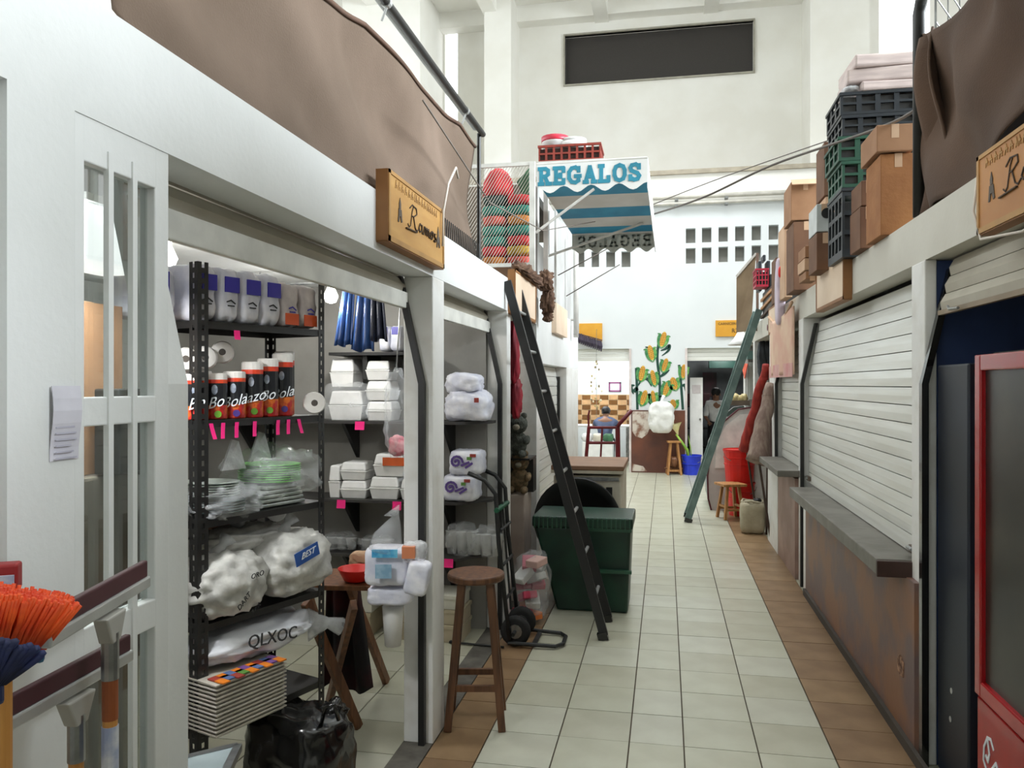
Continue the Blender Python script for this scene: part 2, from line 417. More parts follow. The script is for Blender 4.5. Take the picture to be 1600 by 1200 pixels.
wall_back = struct(m, 'wall_back', WHITEFAR)
m = MB(); m.bx(-2.0, 2.4, YW+.14, YW+.16, 3.6, 4.9); struct(m, 'wall_back_vent_back', mat('grey_vent', (140, 138, 130), .7, col2=(120, 118, 112), scale=2))
m = MB(); m.bx(-8, 8, YW, 16.2, 5.05, 5.15); m.bx(-8, 8, YW+.1, 16.2, 5.15, 5.62); struct(m, 'wall_back_ledge', CREAM)
m = MB(); m.bx(-8, 8, YW+.04, 16.2, 5.62, 5.70); struct(m, 'trim_16', mat('ledge_edge', (178, 168, 150), .8))
# ---- far wall, upper storey
wl, wr = PY(883, 100, 16.2).x, PY(1177, 100, 16.2).x
m = MB(); panel_holes(m, 'Y', 16.2, 16.4, -8, 8, 5.6, 9.4, [(wl, wr, 7.80, 8.80), (-4.58, -4.30, 5.8, 9.3), (4.0, 4.9, 5.8, 9.3)])
struct(m, 'wall_back_upper', CREAM)
m = MB(); m.bx(-3.52, -2.98, 15.3, 16.2, 5.7, 9.4); struct(m, 'trim_17', CREAM)
m = MB(); m.bx(2.60, 3.62, 15.3, 16.2, 5.7, 9.4); struct(m, 'trim_18', CREAM)
m = MB(); m.bx(-6.2, -4.62, 14.6, 16.2, 5.7, 9.4); struct(m, 'trim_19', CREAM)
m = MB(); m.bx(-8, 8, 15.9, 16.2, 9.05, 9.4); struct(m, 'trim_20', CREAM)
DARKP = mat('dark_mesh_panel', (52, 48, 44), .6, col2=(46, 42, 39), scale=60)
m = MB(); m.bx(wl, wr, 16.30, 16.33, 7.8, 8.8); win = struct(m, 'window_2', DARKP)
m = MB(); fr = .03
m.bx(wl-fr, wr+fr, 16.15, 16.28, 8.80, 8.80+fr); m.bx(wl-fr, wr+fr, 16.15, 16.28, 7.80-fr, 7.80); m.bx(wl-fr, wl, 16.15, 16.28, 7.8, 8.8); m.bx(wr, wr+fr, 16.15, 16.28, 7.8, 8.8)
build(m, 'frame', mat('window_frame_grey', (170, 166, 152), .5), win)
# ---- hall shell
m = MB(); holes = []
panel_holes(m, 'X', -8.1, -8, -6, 16.4, -.1, 9.5, [(0, 4.6, 4.6, 8.4), (5.4, 10, 4.6, 8.4), (10.8, 15, 4.6, 8.4)]); struct(m, 'wall_left_hall', CREAM)
m = MB(); panel_holes(m, 'X', 8, 8.1, -6, 16.4, -.1, 9.5, [(0, 4.6, 4.6, 8.4), (5.4, 10, 4.6, 8.4), (10.8, 15, 4.6, 8.4)]); struct(m, 'wall_right_hall', CREAM)
m = MB(); m.bx(-8, 8, -6.1, -6, -.1, 9.5); struct(m, 'wall_front', CREAM)
m = MB()
for x0, x1, y0, y1 in ((-8.1, 8.1, -6.1, -.4), (-8.1, 8.1, 1.4, 5.3), (-8.1, 8.1, 7.5, 10.5), (-8.1, 8.1, 13.1, 16.5)): m.bx(x0, x1, y0, y1, 9.38, 9.5)
for y0, y1 in ((-.4, 1.4), (5.3, 7.5), (10.5, 13.1)): m.bx(-8.1, -1.8, y0, y1, 9.38, 9.5); m.bx(1.8, 8.1, y0, y1, 9.38, 9.5)
struct(m, 'ceiling', CREAM)
for x in (-5.57, -3.42, -1.27, .88, 3.03, 5.2):
    q = MB(); q.bx(x-.14, x+.14, -6, 16.2, 9.02, 9.38); struct(q, 'ceiling_beam', CREAM)
# ---- rooms behind the far wall
m = MB(); m.bx(-3.2, -3.1, YW+.14, 18.4, 0, 2.7); m.bx(xb+.02, xb+.1, YW+.14, 18.4, 0, 2.7); m.bx(-3.2, 0, 18.3, 18.4, 0, 2.7)
m.bx(-3.2, 0, YW+.14, 18.4, 2.6, 2.7)
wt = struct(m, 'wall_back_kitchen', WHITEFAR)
TILEB = mat('brown_glazed_tile', (126, 84, 40), .3); TILEC = mat('tan_glazed_tile', (216, 172, 124), .3)
tz0 = PY(945, 664, 18.28).z; tz1 = PY(945, 617, 18.28).z; tx0 = PY(902, 640, 18.28).x
nrow = 6; ncol = 8; tw = .205; th = (tz1-tz0)/nrow
m = MB(); m.bx(-3.1, xb+.02, 18.285, 18.3, tz0-.02, tz1+.01); build(m, 'tile_backing', mat('cream_grout', (226, 206, 170), .8), wt)
for r in range(nrow):
    for c in range(ncol):
        q = MB(); x = tx0+c*tw-.1; q.bx(x+.006, x+tw-.006, 18.272, 18.286, tz0+r*th+.005, tz0+(r+1)*th-.005)
        build(q, 'wall_tile', TILEB if (r+c) % 2 == 0 else TILEC, wt)
m = MB(); m.bx(.2, .28, YW+.14, 18.4, 0, 2.7); m.bx(2.6, 2.7, YW+.14, 18.4, 0, 2.7); m.bx(.2, 2.7, 18.3, 18.4, 0, 2.7); m.bx(.2, 2.7, YW+.14, 18.4, 2.6, 2.7)
struct(m, 'wall_back_store', mat('grey_room_wall', (112, 116, 118), .8))
# ---- door heads (rolled shutters) and the brown dado of the far wall
for nm, x0, x1 in (('door_1', xa, xb), ('door_2', xc, 1.95)):
    q = MB()
    for i in range(3): q.bx(x0, x1, YW+.06, YW+.09, zo-.235+i*.08, zo-.235+i*.08+.076)
    d = struct(q, nm, SHUT); q = MB(); q.bx(x0-.03, x0+.01, YW-.02, YW+.13, 0, zo); q.bx(x1-.01, x1+.03, YW-.02, YW+.13, 0, zo); build(q, 'frame', mat('door_frame_pale', (226, 214, 210), .5), d)
da, db = xb+.03, xc-.03
zd = PY(1020, 641, YW).z
FLAKY = mat('brown_flaking_marble', (112, 66, 48), .5, col2=(84, 52, 44), scale=2.5, lo=.35, hi=.65)
m = MB(); m.bx(da, db, YW-.03, YW+.02, 0, zd); dado = struct(m, 'trim_21', FLAKY)
m = MB()
for pts in ([(.02, .98), (.42, .98), (.45, .86), (.36, .74), (.3, .62), (.2, .55), (.08, .58), (.02, .66)], [(.02, .02), (.3, .02), (.22, .10), (.02, .14)]):
    m.prism([(da+(db-da)*a, YW-.031, zd*b) for a, b in pts], (0, -.004, 0))
build(m, 'peeled_patch', mat('peeled_plaster', (206, 196, 184), .9, col2=(134, 96, 78), scale=7, lo=.38, hi=.55), dado)
# ================================================================ LEFT ROW OF STALLS
# ---- barred side window of the first stall
m = MB(); X0, X1 = -1.095, -1.062
m.bx(-1.1, X1, 1.272, 1.300, 0, 2.19); m.bx(-1.1, X1, 1.508, 1.555, 0, 2.19)
for z0, z1 in ((2.085, 2.19), (1.59, 1.645), (1.155, 1.215), (.55, .60), (0, .08)): m.bx(X0, X1, 1.295, 1.512, z0, z1)
win1 = struct(m, 'window_1', W, bevel=.003)
for y in (1.367, 1.438):
    q = MB(); q.bx(-1.070, -1.058, y-.007, y+.007, .05, 2.12); build(q, 'bar', W, win1)
for z0, z1 in ((1.645, 2.085), (1.215, 1.59), (.60, 1.155)):
    q = MB(); q.bx(-1.085, -1.081, 1.298, 1.510, z0, z1); build(q, 'pane', GLASS, win1)
# paper notice on the white wall
a, b = PX(78, 603, -1.058), PX(123, 716, -1.058)
m = MB(); m.sheet(lambda u, v: (-1.055+.004*math.sin(v*5), a.y+(b.y-a.y)*u, a.z+(b.z-a.z)*v), 3, 6)
nt_ = one(m, 'paper_notice', mat('notice_paper', (226, 224, 234), .8), 'faint lilac paper notice stuck on the white wall beside the barred window', 'notice', solid=.001)
m = MB()
for i in range(11):
    y0 = a.y+.008; m.bx(-1.0532, -1.0526, y0, y0+(b.y-a.y)*random.uniform(.45, .75), a.z-.02-i*.011, a.z-.017-i*.011)
build(m, 'faint_print', mat('faint_print', (196, 194, 210), .8), nt_)
# ---- rolled-up shutters of the two left openings
def rolled(y0, y1, label, side=-1):
    x = lambda d: side*d
    t = thing('roller_shutter', label, 'shutter', (x(1.2), (y0+y1)/2, 2.02))
    def bxs(q, a, b, *r): q.bx(min(x(a), x(b)), max(x(a), x(b)), *r)
    q = MB(); bxs(q, 1.175, 1.20, y0, y1, 2.02, 2.095); build(q, 'bottom_bar', mat('shutter_bar_white', (226, 226, 218), .5), t, bevel=.004)
    for i in range(2):
        d0, d1 = 1.195+.02*i, 1.215+.02*i; z0 = 2.098+.07*i
        q = MB(); q.prism([(x(d0), y0, z0), (x(d0-.008), y0, z0+.03), (x(d1), y0, z0+.066), (x(d1+.01), y0, z0+.066), (x(d0+.01), y0, z0)], (0, y1-y0, 0)); build(q, 'slat', BEIGE, t)
    return t
def guide(y0, y1, mt, label, side=-1, bend=True, white=False):
    t = MB(); P = [(1.105, 0), (1.105, 1.67), (1.185, 2.03), (1.215, 2.17)]
    for (d0, z0), (d1, z1) in zip(P, P[1:]):
        t.prism([(side*(d0-.014), y0, z0), (side*(d0+.014), y0, z0), (side*(d1+.014), y0, z1), (side*(d1-.014), y0, z1)], (0, y1-y0, 0))
    return one(t, 'shutter_guide', mt, label, 'guide rail')
rolled(1.58, 3.53, 'rolled-up roller shutter over the opening with the black goods shelving')
rolled(3.74, 5.29, 'rolled-up roller shutter over the narrower opening behind the wooden stool')
guide(1.557, 1.67, W, 'white shutter guide rail beside the barred window')
guide(3.505, 3.54, BLACK, 'black shutter guide rail on the white post beside the hanging napkin packs')
guide(5.265, 5.30, BLACK, 'black shutter guide rail behind the black hand truck')
# closed shutter of the far left stall
def closed(y0, y1, z0, z1, n, label, side=-1, d=1.16, mt=SHUT):
    t = thing('roller_shutter', label, 'shutter', (side*d, (y0+y1)/2, z0))
    h = (z1-z0)/n
    for i in range(n):
        z = z0+h*i; zt = z+h-.005
        lean = lambda zz: max(0, (zz-1.7))*.18
        q = MB(); xs = [d+lean(z), d-.002+lean((z+zt)/2), d+lean(zt), d+.012+lean(zt), d+.012+lean(z)]
        q.prism([(side*a, y0, b) for a, b in zip(xs, (z, (z+zt)/2, zt, zt, z))], (0, y1-y0, 0)); build(q, 'slat', mt, t)
    return t
closed(6.72, 8.60, .05, 1.85, 18, 'closed white roller shutter in the far stall past the black ladder')
guide_far = MB(); guide_far.bx(-1.17, -1.13, 8.56, 8.60, 0, 1.75); one(guide_far, 'shutter_guide', BLACK, 'thin black guide rail at the far end of the closed white shutter', 'guide rail')
# ---- black slotted-angle shelving
N0 = Vector((-2.12, 3.32, 0)); E1 = Vector((.346, .938, 0)); E2 = Vector((-.938, .346, 0)); E3 = Vector((0, 0, 1)); RL, RD = .81, .42
RM = axes(E1, E2, E3)
def R(a, b, z): return N0+E1*a+E2*b+E3*z
UNIT[0] = (CAMP.copy(), .76)
rack = thing('shelving_rack', 'black slotted-angle steel shelving loaded with packaged paper goods', 'shelving', R(RL/2, RD/2, -.527))
SZ = [.05, .545, 1.03, 1.50, 1.965]
for a, b, sa, sb in ((0, 0, 1, 1), (RL, 0, -1, 1), (0, RD, 1, -1), (RL, RD, -1, -1)):
    q = MB(); fl = .058 if a == 0 and b == 0 else .042; t_ = .003
    # each flange is a strip with a row of slots: two rails joined by webs
    for k in range(57):
        z = -.527+k*.0485
        for o0, o1 in ((0, .36), (.64, 1)):
            q.ob(R(a+sa*fl*(o0+o1)/2, b, z+.024), (fl*(o1-o0), t_, .0485), RM)
            q.ob(R(a, b+sb*fl*(o0+o1)/2, z+.024), (t_, fl*(o1-o0), .0485), RM)
        q.ob(R(a+sa*fl*.5, b, z+.009), (fl*.28, t_, .024), RM); q.ob(R(a, b+sb*fl*.5, z+.009), (t_, fl*.28, .024), RM)
    build(q, 'post', BLACK, rack)
for z in SZ:
    q = MB(); q.ob(R(RL/2, RD/2, z-.003), (RL, RD, .006), RM)
    q.ob(R(RL/2, .004, z-.017), (RL, .004, .034), RM); q.ob(R(RL/2, RD-.004, z-.017), (RL, .004, .034), RM)
    q.ob(R(.004, RD/2, z-.017), (.004, RD, .034), RM); q.ob(R(RL-.004, RD/2, z-.017), (.004, RD, .034), RM)
    build(q, 'shelf', BLACK, rack)
# top shelf: packs in printed film
PACKF = mat('pack_white', (232, 232, 238), .35, col2=(206, 208, 222), scale=14, bump=.4, bscale=18)
PACKG = mat('pack_grey', (214, 206, 204), .35, col2=(190, 182, 182), scale=14, bump=.4, bscale=18)
PB = mat('label_deep_blue', (48, 40, 168), .4); PO = mat('label_orange', (224, 92, 40), .4); PKK = mat('label_black', (30, 30, 40), .5)
names = ['closest to the near rack post', 'second from the near post', 'third from the near post', 'amid the row', 'fifth along the row', 'beside the far rack post']
for i in range(6):
    a = .075+i*.132; hh = .27 if i < 4 else .24; orange = i >= 4
    t = thing('napkin_pack', ('white pack with %s label on the top shelf, %s' % ('an orange' if orange else 'a blue', names[i])), 'pack', R(a, .18, 1.967), 'wrapped packs on the top rack shelf')
    q = MB(); q.pillow(R(a, .19, 1.967+hh/2), (.128, .32, hh), RM, p=6, res=8, amp=.012, seed=i+3); build(q, 'wrapped_body', PACKG if orange else PACKF, t, smooth=True)
    q = MB(); mt = PO if orange else PB
    if orange: q.ob(R(a, .026, 1.967+.045), (.09, .006, .06), RM)
    else: q.ob(R(a+.01, .026, 1.967+.185), (.085, .006, .075), RM)
    build(q, 'colour_label', mt, t)
    q = MB(); q.strokes([[(-.4, 0), (0, .15), (.4, -.1)], [(-.3, -.3), (.3, -.3)]], R(a, .024, 1.967+.10), E1*.06, E3*.06, .006, .003); build(q, 'small_print', PKK if not orange else PB, t)
q = MB(); q.pillow(R(-.13, .22, 1.967+.12), (.16, .3, .24), RM, p=6, amp=.01, seed=60)
o = one(q, 'napkin_pack', PACKF, 'white wrapped pack standing beyond the near post of the black rack', 'pack', smooth=True)
q = MB(); q.ob(R(-.13, .06, 2.13), (.05, .006, .1), RM); build(q, 'colour_label', PB, o)
# second shelf: kitchen-roll packs
RW = mat('roll_white', (232, 230, 224), .6, col2=(220, 216, 210), scale=10); RO = mat('roll_orange_red', (226, 84, 44), .4, col2=(206, 54, 36), scale=18); RK = mat('roll_black', (30, 32, 36), .35); RR = mat('roll_red', (186, 40, 38), .4, col2=(214, 110, 40), scale=22, lo=.45, hi=.55)
RG = mat('roll_green', (96, 150, 40), .4); RV = mat('roll_violet', (70, 48, 130), .4); SCR = mat('script_white', (226, 232, 236), .5)
def kroll(a, b, z, h, r, word, pic, label):
    t = thing('kitchen_roll', label, 'paper roll', R(a, b, z), 'kitchen rolls on the second rack shelf')
    q = MB(); zz = [0, .02, .27, .30, .78, .86, .98, 1.0]
    bands = [1, 3, 3, 2, 1, 0, 0]
    bands = [3, 3, 3, 2, 1, 0, 0]
    for i in range(7):
        q.k = bands[i]; r0 = r*.93 if i == 0 else r; r1 = r*.9 if i == 6 else r
        n0 = len(q.f); q.lathe([(r0, z*0+h*zz[i]), (r1, h*zz[i+1])], R(a, b, z), 18)
    build(q, 'wrapped_roll', [RW, RO, RK, RR], t, smooth=False)
    fr = (-E2*.75+Vector((0, -1, 0))*.4).normalized(); c = R(a, b, z)
    to = Vector((-c.x, -c.y, 0)).normalized(); xd = Vector((-to.y, to.x, 0)); base = c+to*(r+.001)
    q = MB(); q.lathe([(.0, .003), (.017, .003), (.017, 0)], base+E3*h*.11+xd*.01, 12, axes(xd, E3, to)); build(q, 'green_dot', RG if pic < 2 else RV, t)
    q = MB(); q.lathe([(.0, .003), (.02, .003), (.02, 0)], base+E3*h*.64-xd*.005, 12, axes(xd, E3, to), sq=(.7, 1.2)); build(q, 'pale_badge', mat('badge_pale', (168, 176, 190), .5, col2=(110, 120, 136), scale=40), t)
    text(word, .075, base+E3*h*.36+to*.006, xd*.97+E3*.24, E3, 'script_print', SCR, t, .002, .3, .9)
ks = [(.045, .07, .215, 'Bo'), (.155, .07, .22, 'Bo'), (.265, .07, .23, 'Bola'), (.385, .08, .28, 'Bazo'), (.495, .09, .30, 'Bo'), (.605, .10, .33, 'Bola'), (.70, .19, .345, 'B')]
pos = ['next to the near rack post', 'second from the near post', 'third from the near post', 'first of the taller ones', 'second of the taller ones', 'beside the tallest at the far post', 'tallest, set back by the far post']
for i, (a, b, h, wd) in enumerate(ks): kroll(a, b, 1.502, h, .054, wd, i % 3, 'black, white and orange kitchen roll, ' + pos[i])
for i, (a, z) in enumerate(((.09, 1.79), (.20, 1.80), (.30, 1.83))):
    q = MB(); c = R(a, .20, z+.0); to = Vector((.49, -.87, 0)); xd = Vector((-to.y, to.x, 0)); Ra = axes(xd, E3, to)
    q.lathe([(.018, .06), (.05, .06), (.056, .05), (.056, -.05), (.05, -.06)], c, 18, Ra)
    t = one(q, 'toilet_roll', RW, 'white toilet roll lying behind the kitchen rolls, ' + ('beside the near rack post', 'with its dark core facing out', 'under the far part of the shelf')[i], 'paper roll', 'toilet rolls behind the kitchen rolls', smooth=False, origin=c)
    q = MB(); q.lathe([(0, .0605), (.017, .0605), (.017, .05)], c, 12, Ra); build(q, 'core', mat('roll_core', (84, 78, 72), .8), t)
for i, (a, z) in enumerate(((.10, 1.502), (.20, 1.502))):      # a row of rolls standing at the back carries them
    q = MB(); q.lathe([(.05, 0), (.055, .01), (.055, .22), (.05, .232)], R(a, .24, z), 16); one(q, 'toilet_roll', RW, 'upright white roll at the back of the second shelf, ' + ('behind the first kitchen rolls', 'behind the third kitchen roll')[i], 'paper roll', smooth=False)
q = MB(); c = R(.765, .03, 1.502+.065); q.lathe([(.016, .03), (.055, .03), (.06, .02), (.06, -.03)], c, 18, axes(Vector((.87, .49, 0)), E3, Vector((.49, -.87, 0))))
t = one(q, 'tape_roll', RW, 'white roll standing on edge against the far rack post', 'paper roll', origin=c)
q = MB(); q.lathe([(0, .0305), (.018, .0305), (.018, .02)], c, 12, axes(Vector((.87, .49, 0)), E3, Vector((.49, -.87, 0)))); build(q, 'core', mat('roll_core', (84, 78, 72)), t)
# pink price tags
def tag_on(p, w_, h_, xd, label, group='pink price tags on the rack', tilt=0):
    q = MB(); xd = Vector(xd); n = xd.cross(E3)
    q.sheet(lambda u, v: Vector(p)+xd*((u-.5)*w_+tilt*v*h_)-E3*(v*h_)+n*(.006*v*v+.004), 2, 4)
    one(q, 'price_tag', PINK, label, 'price tag', group, solid=.001)
for i, a in enumerate((.07, .14, .22, .33, .48, .55, .62)):
    tag_on(R(a, .0, 1.485), .022, .075, E1, 'pink paper tag under the kitchen rolls, ' + ('next to the near post', 'second from the near post', 'third from the near post', 'fourth, alone before the gap', 'first after the gap', 'second after the gap', 'last, nearest the far post')[i], tilt=.25 if i in (0, 6) else -.1)
tag_on(R(.22, .0, 1.93), .035, .045, E1, 'square pink tag on the edge of the top rack shelf', 'pink tags')
# third shelf: trays and green plates in clear film
GREENP = mat('green_plate', (112, 226, 66), .35, col2=(84, 200, 46), scale=5); PALE = mat('pale_plate', (206, 216, 206), .35, col2=(186, 198, 190), scale=5); TEALP = mat('teal_plate', (96, 118, 120), .35, col2=(78, 98, 102))
def plate_stack(c, r, n, dz, mt, label, name='plate_stack', tilt=.0):
    t = thing(name, label, 'plates', c)
    for i in range(n):
        q = MB(); Rt = Matrix.Rotation(tilt, 3, 'X'); z = i*dz
        q.lathe([(0, z), (r*.6, z), (r*.94, z+.012), (r, z+.014), (r*.93, z+.016), (r*.6, z+.006), (0, z+.005)], c, 20, Rt, sq=(1, .8)); build(q, 'plate', mt, t, smooth=True)
    return t
plate_stack(R(.22, .17, 1.033), .16, 5, .013, TEALP, 'stack of dull teal plates on the third rack shelf')
t = plate_stack(R(.20, .17, 1.115), .15, 6, .012, PALE, 'stack of pale plates lying on the teal plates')
t = plate_stack(R(.56, .15, 1.15), .17, 8, .012, GREENP, 'stack of bright green plates in clear film on the third rack shelf')
q = MB(); q.pillow(R(.58, .16, 1.19), (.46, .42, .25), RM, p=3, res=12, amp=.05, seed=5); o = build(q, 'film_wrap', FILM, t, smooth=True)
q = MB()
for i in range(5): q.ob(R(.56, .17, 1.035+.022*i+.01), (.30-.02*i, .26, .018), RM)
one(q, 'tray_bundle', mat('clear_tray', (170, 176, 168), .3, col2=(120, 128, 122), scale=12), 'bundle of grey-green clear trays under the green plates', 'trays', bevel=.004)
for i, (a, z, s) in enumerate(((.30, 1.28, (.16, .05, .12)), (.47, 1.31, (.14, .06, .16)))):
    q = MB(); q.prism([R(a-.07, .12, z-.04), R(a+.08, .12, z-.04), R(a+.05, .14, z+.10), R(a+.02, .15, z+.11)], E2*.012); one(q, 'film_flap', FILM2, 'stiff clear film flap standing up from the ' + ('pale plates' if i == 0 else 'green plates'), 'plastic film')
q = MB(); q.pillow(R(.20, .10, 1.09), (.42, .26, .16), RM, p=2.6, res=12, amp=.05, seed=15); one(q, 'clear_bag', FILM, 'loose clear bag around the pale plates on the third rack shelf', 'plastic bag', smooth=True)
# fourth shelf: sacks of foam cups
for i, (a, b, z, s, lb) in enumerate(((.20, .10, .548, (.42, .36, .30), 'big white bag of foam cups bulging over the fourth rack shelf, beside the near post'), (.62, .10, .56, (.46, .40, .33), 'big white bag of foam cups with a blue label beside the far rack post'), (.42, .22, .80, (.56, .28, .13), 'flat white bag lying across the top of the two cup bags'))):
    t = thing('cup_bag', lb, 'bag', R(a, b, z))
    q = MB(); q.pillow(R(a, b, z+s[2]/2), s, RM, p=2.8, res=14, amp=.028, seed=20+i, fs=3.5); build(q, 'bag_body', BAGW, t, smooth=True)
    if i == 0:
        for k, (da_, dz_, w_) in enumerate(((.06, .20, 'ORO'), (-.02, .09, 'DART'), (.05, .04, 'Best'))): text(w_, .035, R(a+da_, b-.20, z+dz_), E1+E3*(.1 if k == 0 else .9), E3-E1*(.1 if k == 0 else .9), 'print', INKK, t, .003, .2)
    if i == 1:
        q = MB(); q.strokes([[(0, 0), (1, .25)], ], R(a-.10, b-.205, z+.215), E1*.12, E3*.12, .07, .004); build(q, 'blue_label', mat('label_royal', (46, 92, 170), .4), t)
        text('BEST', .045, R(a-.04, b-.213, z+.235), E1+E3*.25, E3, 'label_word', SCR, t, .003, .3)
    q = MB(); q.tube([R(a, b+.02, z+s[2]*.94), R(a+.02, b, z+s[2]+.03), R(a+.05, b, z+s[2]+.06)], [.05, .02, .045], 10); build(q, 'gathered_neck', FILM2, t, smooth=True)
q = MB(); q.lathe([(0, 0), (.05, 0), (.052, .006), (.045, .012), (0, .012)], R(.60, .14, .985), 20, axes(Vector((.87, .49, 0)), E3, Vector((.49, -.87, 0)))); one(q, 'pot_cover', FOAM, 'round white lid standing up on the cup bags', 'lid', smooth=False)
q = MB(); q.ob(R(.42, .36, .96), (.2, .1, .14), RM); one(q, 'carton', CARDD, 'small brown carton at the back of the fourth rack shelf', 'carton')
# fifth shelf: foam plates and a bag with black script
t = thing('plate_pack', 'white foam plates with a band of orange and blue pictures on the lowest rack shelf', 'plates', R(.22, .06, .06))
for i in range(13):
    q = MB(); z = .06+i*.019
    q.ob(R(.20+.002*(i % 3), .04, z+.008), (.40, .34, .010), RM); q.ob(R(.20, .04, z+.015), (.42, .36, .006), RM); build(q, 'foam_plate', mat('foam_cream', (206, 200, 190), .6) if i % 2 else mat('foam_dull', (190, 184, 172), .6), t)
cols = [mat('print_orange', (228, 128, 30), .5), mat('print_blue', (88, 112, 160), .5), mat('print_violet', (120, 80, 150), .5), mat('print_red', (160, 60, 50), .5), mat('print_green', (90, 140, 60), .5)]
q = MB()
for i in range(9):
    q.k = (0, 1, 3, 4, 0, 1, 0, 2, 0)[i]; q.ob(R(.035+.042*i, -.13+.02*(i % 2), .312), (.04, .06, .006), RM); q.k = (3, 0, 1, 0, 2, 0, 3, 1, 2)[i]; q.ob(R(.035+.042*i, -.075, .312), (.04, .05, .006), RM)
build(q, 'picture_band', cols, t)
t = thing('plate_bag', 'white bag with black script print QLXOC on the lowest rack shelf', 'bag', R(.42, .14, .315))
q = MB(); q.pillow(R(.40, .12, .39), (.74, .36, .15), RM, p=2.6, res=14, amp=.03, seed=31); build(q, 'bag_body', mat('bag_white_smooth', (224, 226, 230), .3, col2=(196, 198, 206), scale=6, bump=.3, bscale=14), t, smooth=True)
text('QLXOC', .085, R(.36, -.09, .415), E1-E3*.10, E3*.8+E2*.3, 'script_print', INKK, t, .004, .35, 1.05)
q = MB(); q.tube([R(.74, .05, .36), R(.82, -.02, .36), R(.88, -.06, .33)], [.09, .03, .05], 10); build(q, 'gathered_neck', FILM2, t, smooth=True)
q = MB(); q.pillow(R(.56, .30, .50), (.16, .10, .14), RM, p=2.5, amp=.03, seed=8); one(q, 'pink_bag', mat('pink_bag', (226, 150, 186), .4, col2=(206, 110, 160), scale=9), 'small pink plastic bag behind the script-printed bag', 'bag', smooth=True)
q = MB(); q.prism([R(.46, .28, .50), R(.56, .28, .50), R(.66, .30, .66), R(.48, .30, .60)], E2*.02); one(q, 'film_flap', FILM2, 'pointed clear film flap above the pink bag', 'plastic film')
UNIT[0] = None
# black glossy bag under the rack and glass-topped corner in the near part of the stall
c = PD(468, 1160, 3.08)
t = thing('black_bag', 'black glossy bag with shiny handle on the floor under the black shelving', 'bag', (c.x, c.y, 0))
q = MB(); q.pillow((c.x, c.y, .205), (.40, .30, .41), rotz(-.3), p=4, res=12, amp=.03, seed=2, flat=True); build(q, 'bag_body', BLACKG, t, smooth=True)
q = MB(); e = PD(520, 1120, 3.12); q.pillow(e, (.09, .12, .13), p=2.5, res=8, amp=.02, seed=5); build(q, 'side_pocket', BLACKG, t, smooth=True)
q = MB(); q.tube([PD(500, 1140, 2.98), PD(508, 1105, 2.96), PD(522, 1100, 2.96), PD(529, 1125, 2.98)], .008); build(q, 'handle', BLACKG, t, smooth=True)
g = thing('glass_counter', 'grey glass-topped counter corner at the foot of the white door post', 'counter', (-1.75, 2.2, 0))
tz = .72
pts = [PZ(235, 1196, tz), PZ(372, 1163, tz), PZ(330, 1250, tz), PZ(240, 1290, tz), PZ(150, 1250, tz)]
q = MB(); q.prism(pts, (0, 0, -.012)); build(q, 'glass_top', mat('grey_glass', (150, 162, 164), .08, spec=.8), g)
q = MB()
for a, b in zip(pts, pts[1:]+pts[:1]): q.beam(a-Vector((0, 0, .008)), b-Vector((0, 0, .008)), .02, .02)
build(q, 'metal_edge', STEEL, g)
q = MB(); cx = sum((p.x for p in pts))/5; cy = sum((p.y for p in pts))/5
q.bx(cx-.12, cx+.12, cy-.12, cy+.12, 0, tz-.01); build(q, 'cabinet', mat('counter_grey', (120, 122, 120), .6), g)
# things seen through the barred window
q = MB(); q.bx(-2.5, -1.75, 2.0, 2.4, 0, 1.38); one(q, 'cabinet', mat('dull_cabinet', (120, 112, 100), .6), 'dull cabinet seen behind the barred window', 'cabinet', bevel=.01)
q = MB(); q.bx(-2.3, -1.8, 2.08, 2.38, 1.383, 1.93); t = one(q, 'carton', CARD, 'brown carton on the cabinet behind the window bars', 'carton')
q = MB(); q.bx(-2.3, -1.8, 2.2, 2.24, 1.9302, 1.932); build(q, 'tape', CARDP, t)
q = MB(); q.ob((-1.72, 2.36, 1.52), (.09, .32, .27)); q.ob((-1.72, 2.36, 1.385), (.16, .18, .012)); o = one(q, 'monitor', BLACK, 'dark monitor behind the window bars beside the brown carton', 'monitor', bevel=.008)
p = Vector((-1.62, 2.02, 2.08)); t = thing('box_lamp', 'white glowing box lamp seen high behind the window bars', 'lamp', p)
q = MB(); q.ob(p, (.22, .34, .15)); build(q, 'diffuser', mat('diffuser_glow', (250, 252, 255), .4, emit=1.6), t, bevel=.01); q = MB(); q.ob(p+Vector((0, 0, .085)), (.26, .38, .02)); q.cyl(p+Vector((0, 0, .09)), (p.x, p.y, 2.36), .01); build(q, 'housing', FOAM, t)
l = bpy.data.lights.new('box_light', 'AREA'); l.shape = 'RECTANGLE'; l.size = .2; l.size_y = .3; l.energy = 16; l.color = (.97, .99, 1); o = bpy.data.objects.new('box_light', l); C.objects.link(o); o.location = p-Vector((0, 0, .085))
l = bpy.data.lights.new('box_fill_light', 'POINT'); l.energy = 7; l.shadow_soft_size = .1; o = bpy.data.objects.new('box_fill_light', l); C.objects.link(o); o.location = p+Vector((.02, -.26, -.06))  # added fill light beside the box lamp, with no fixture of its own
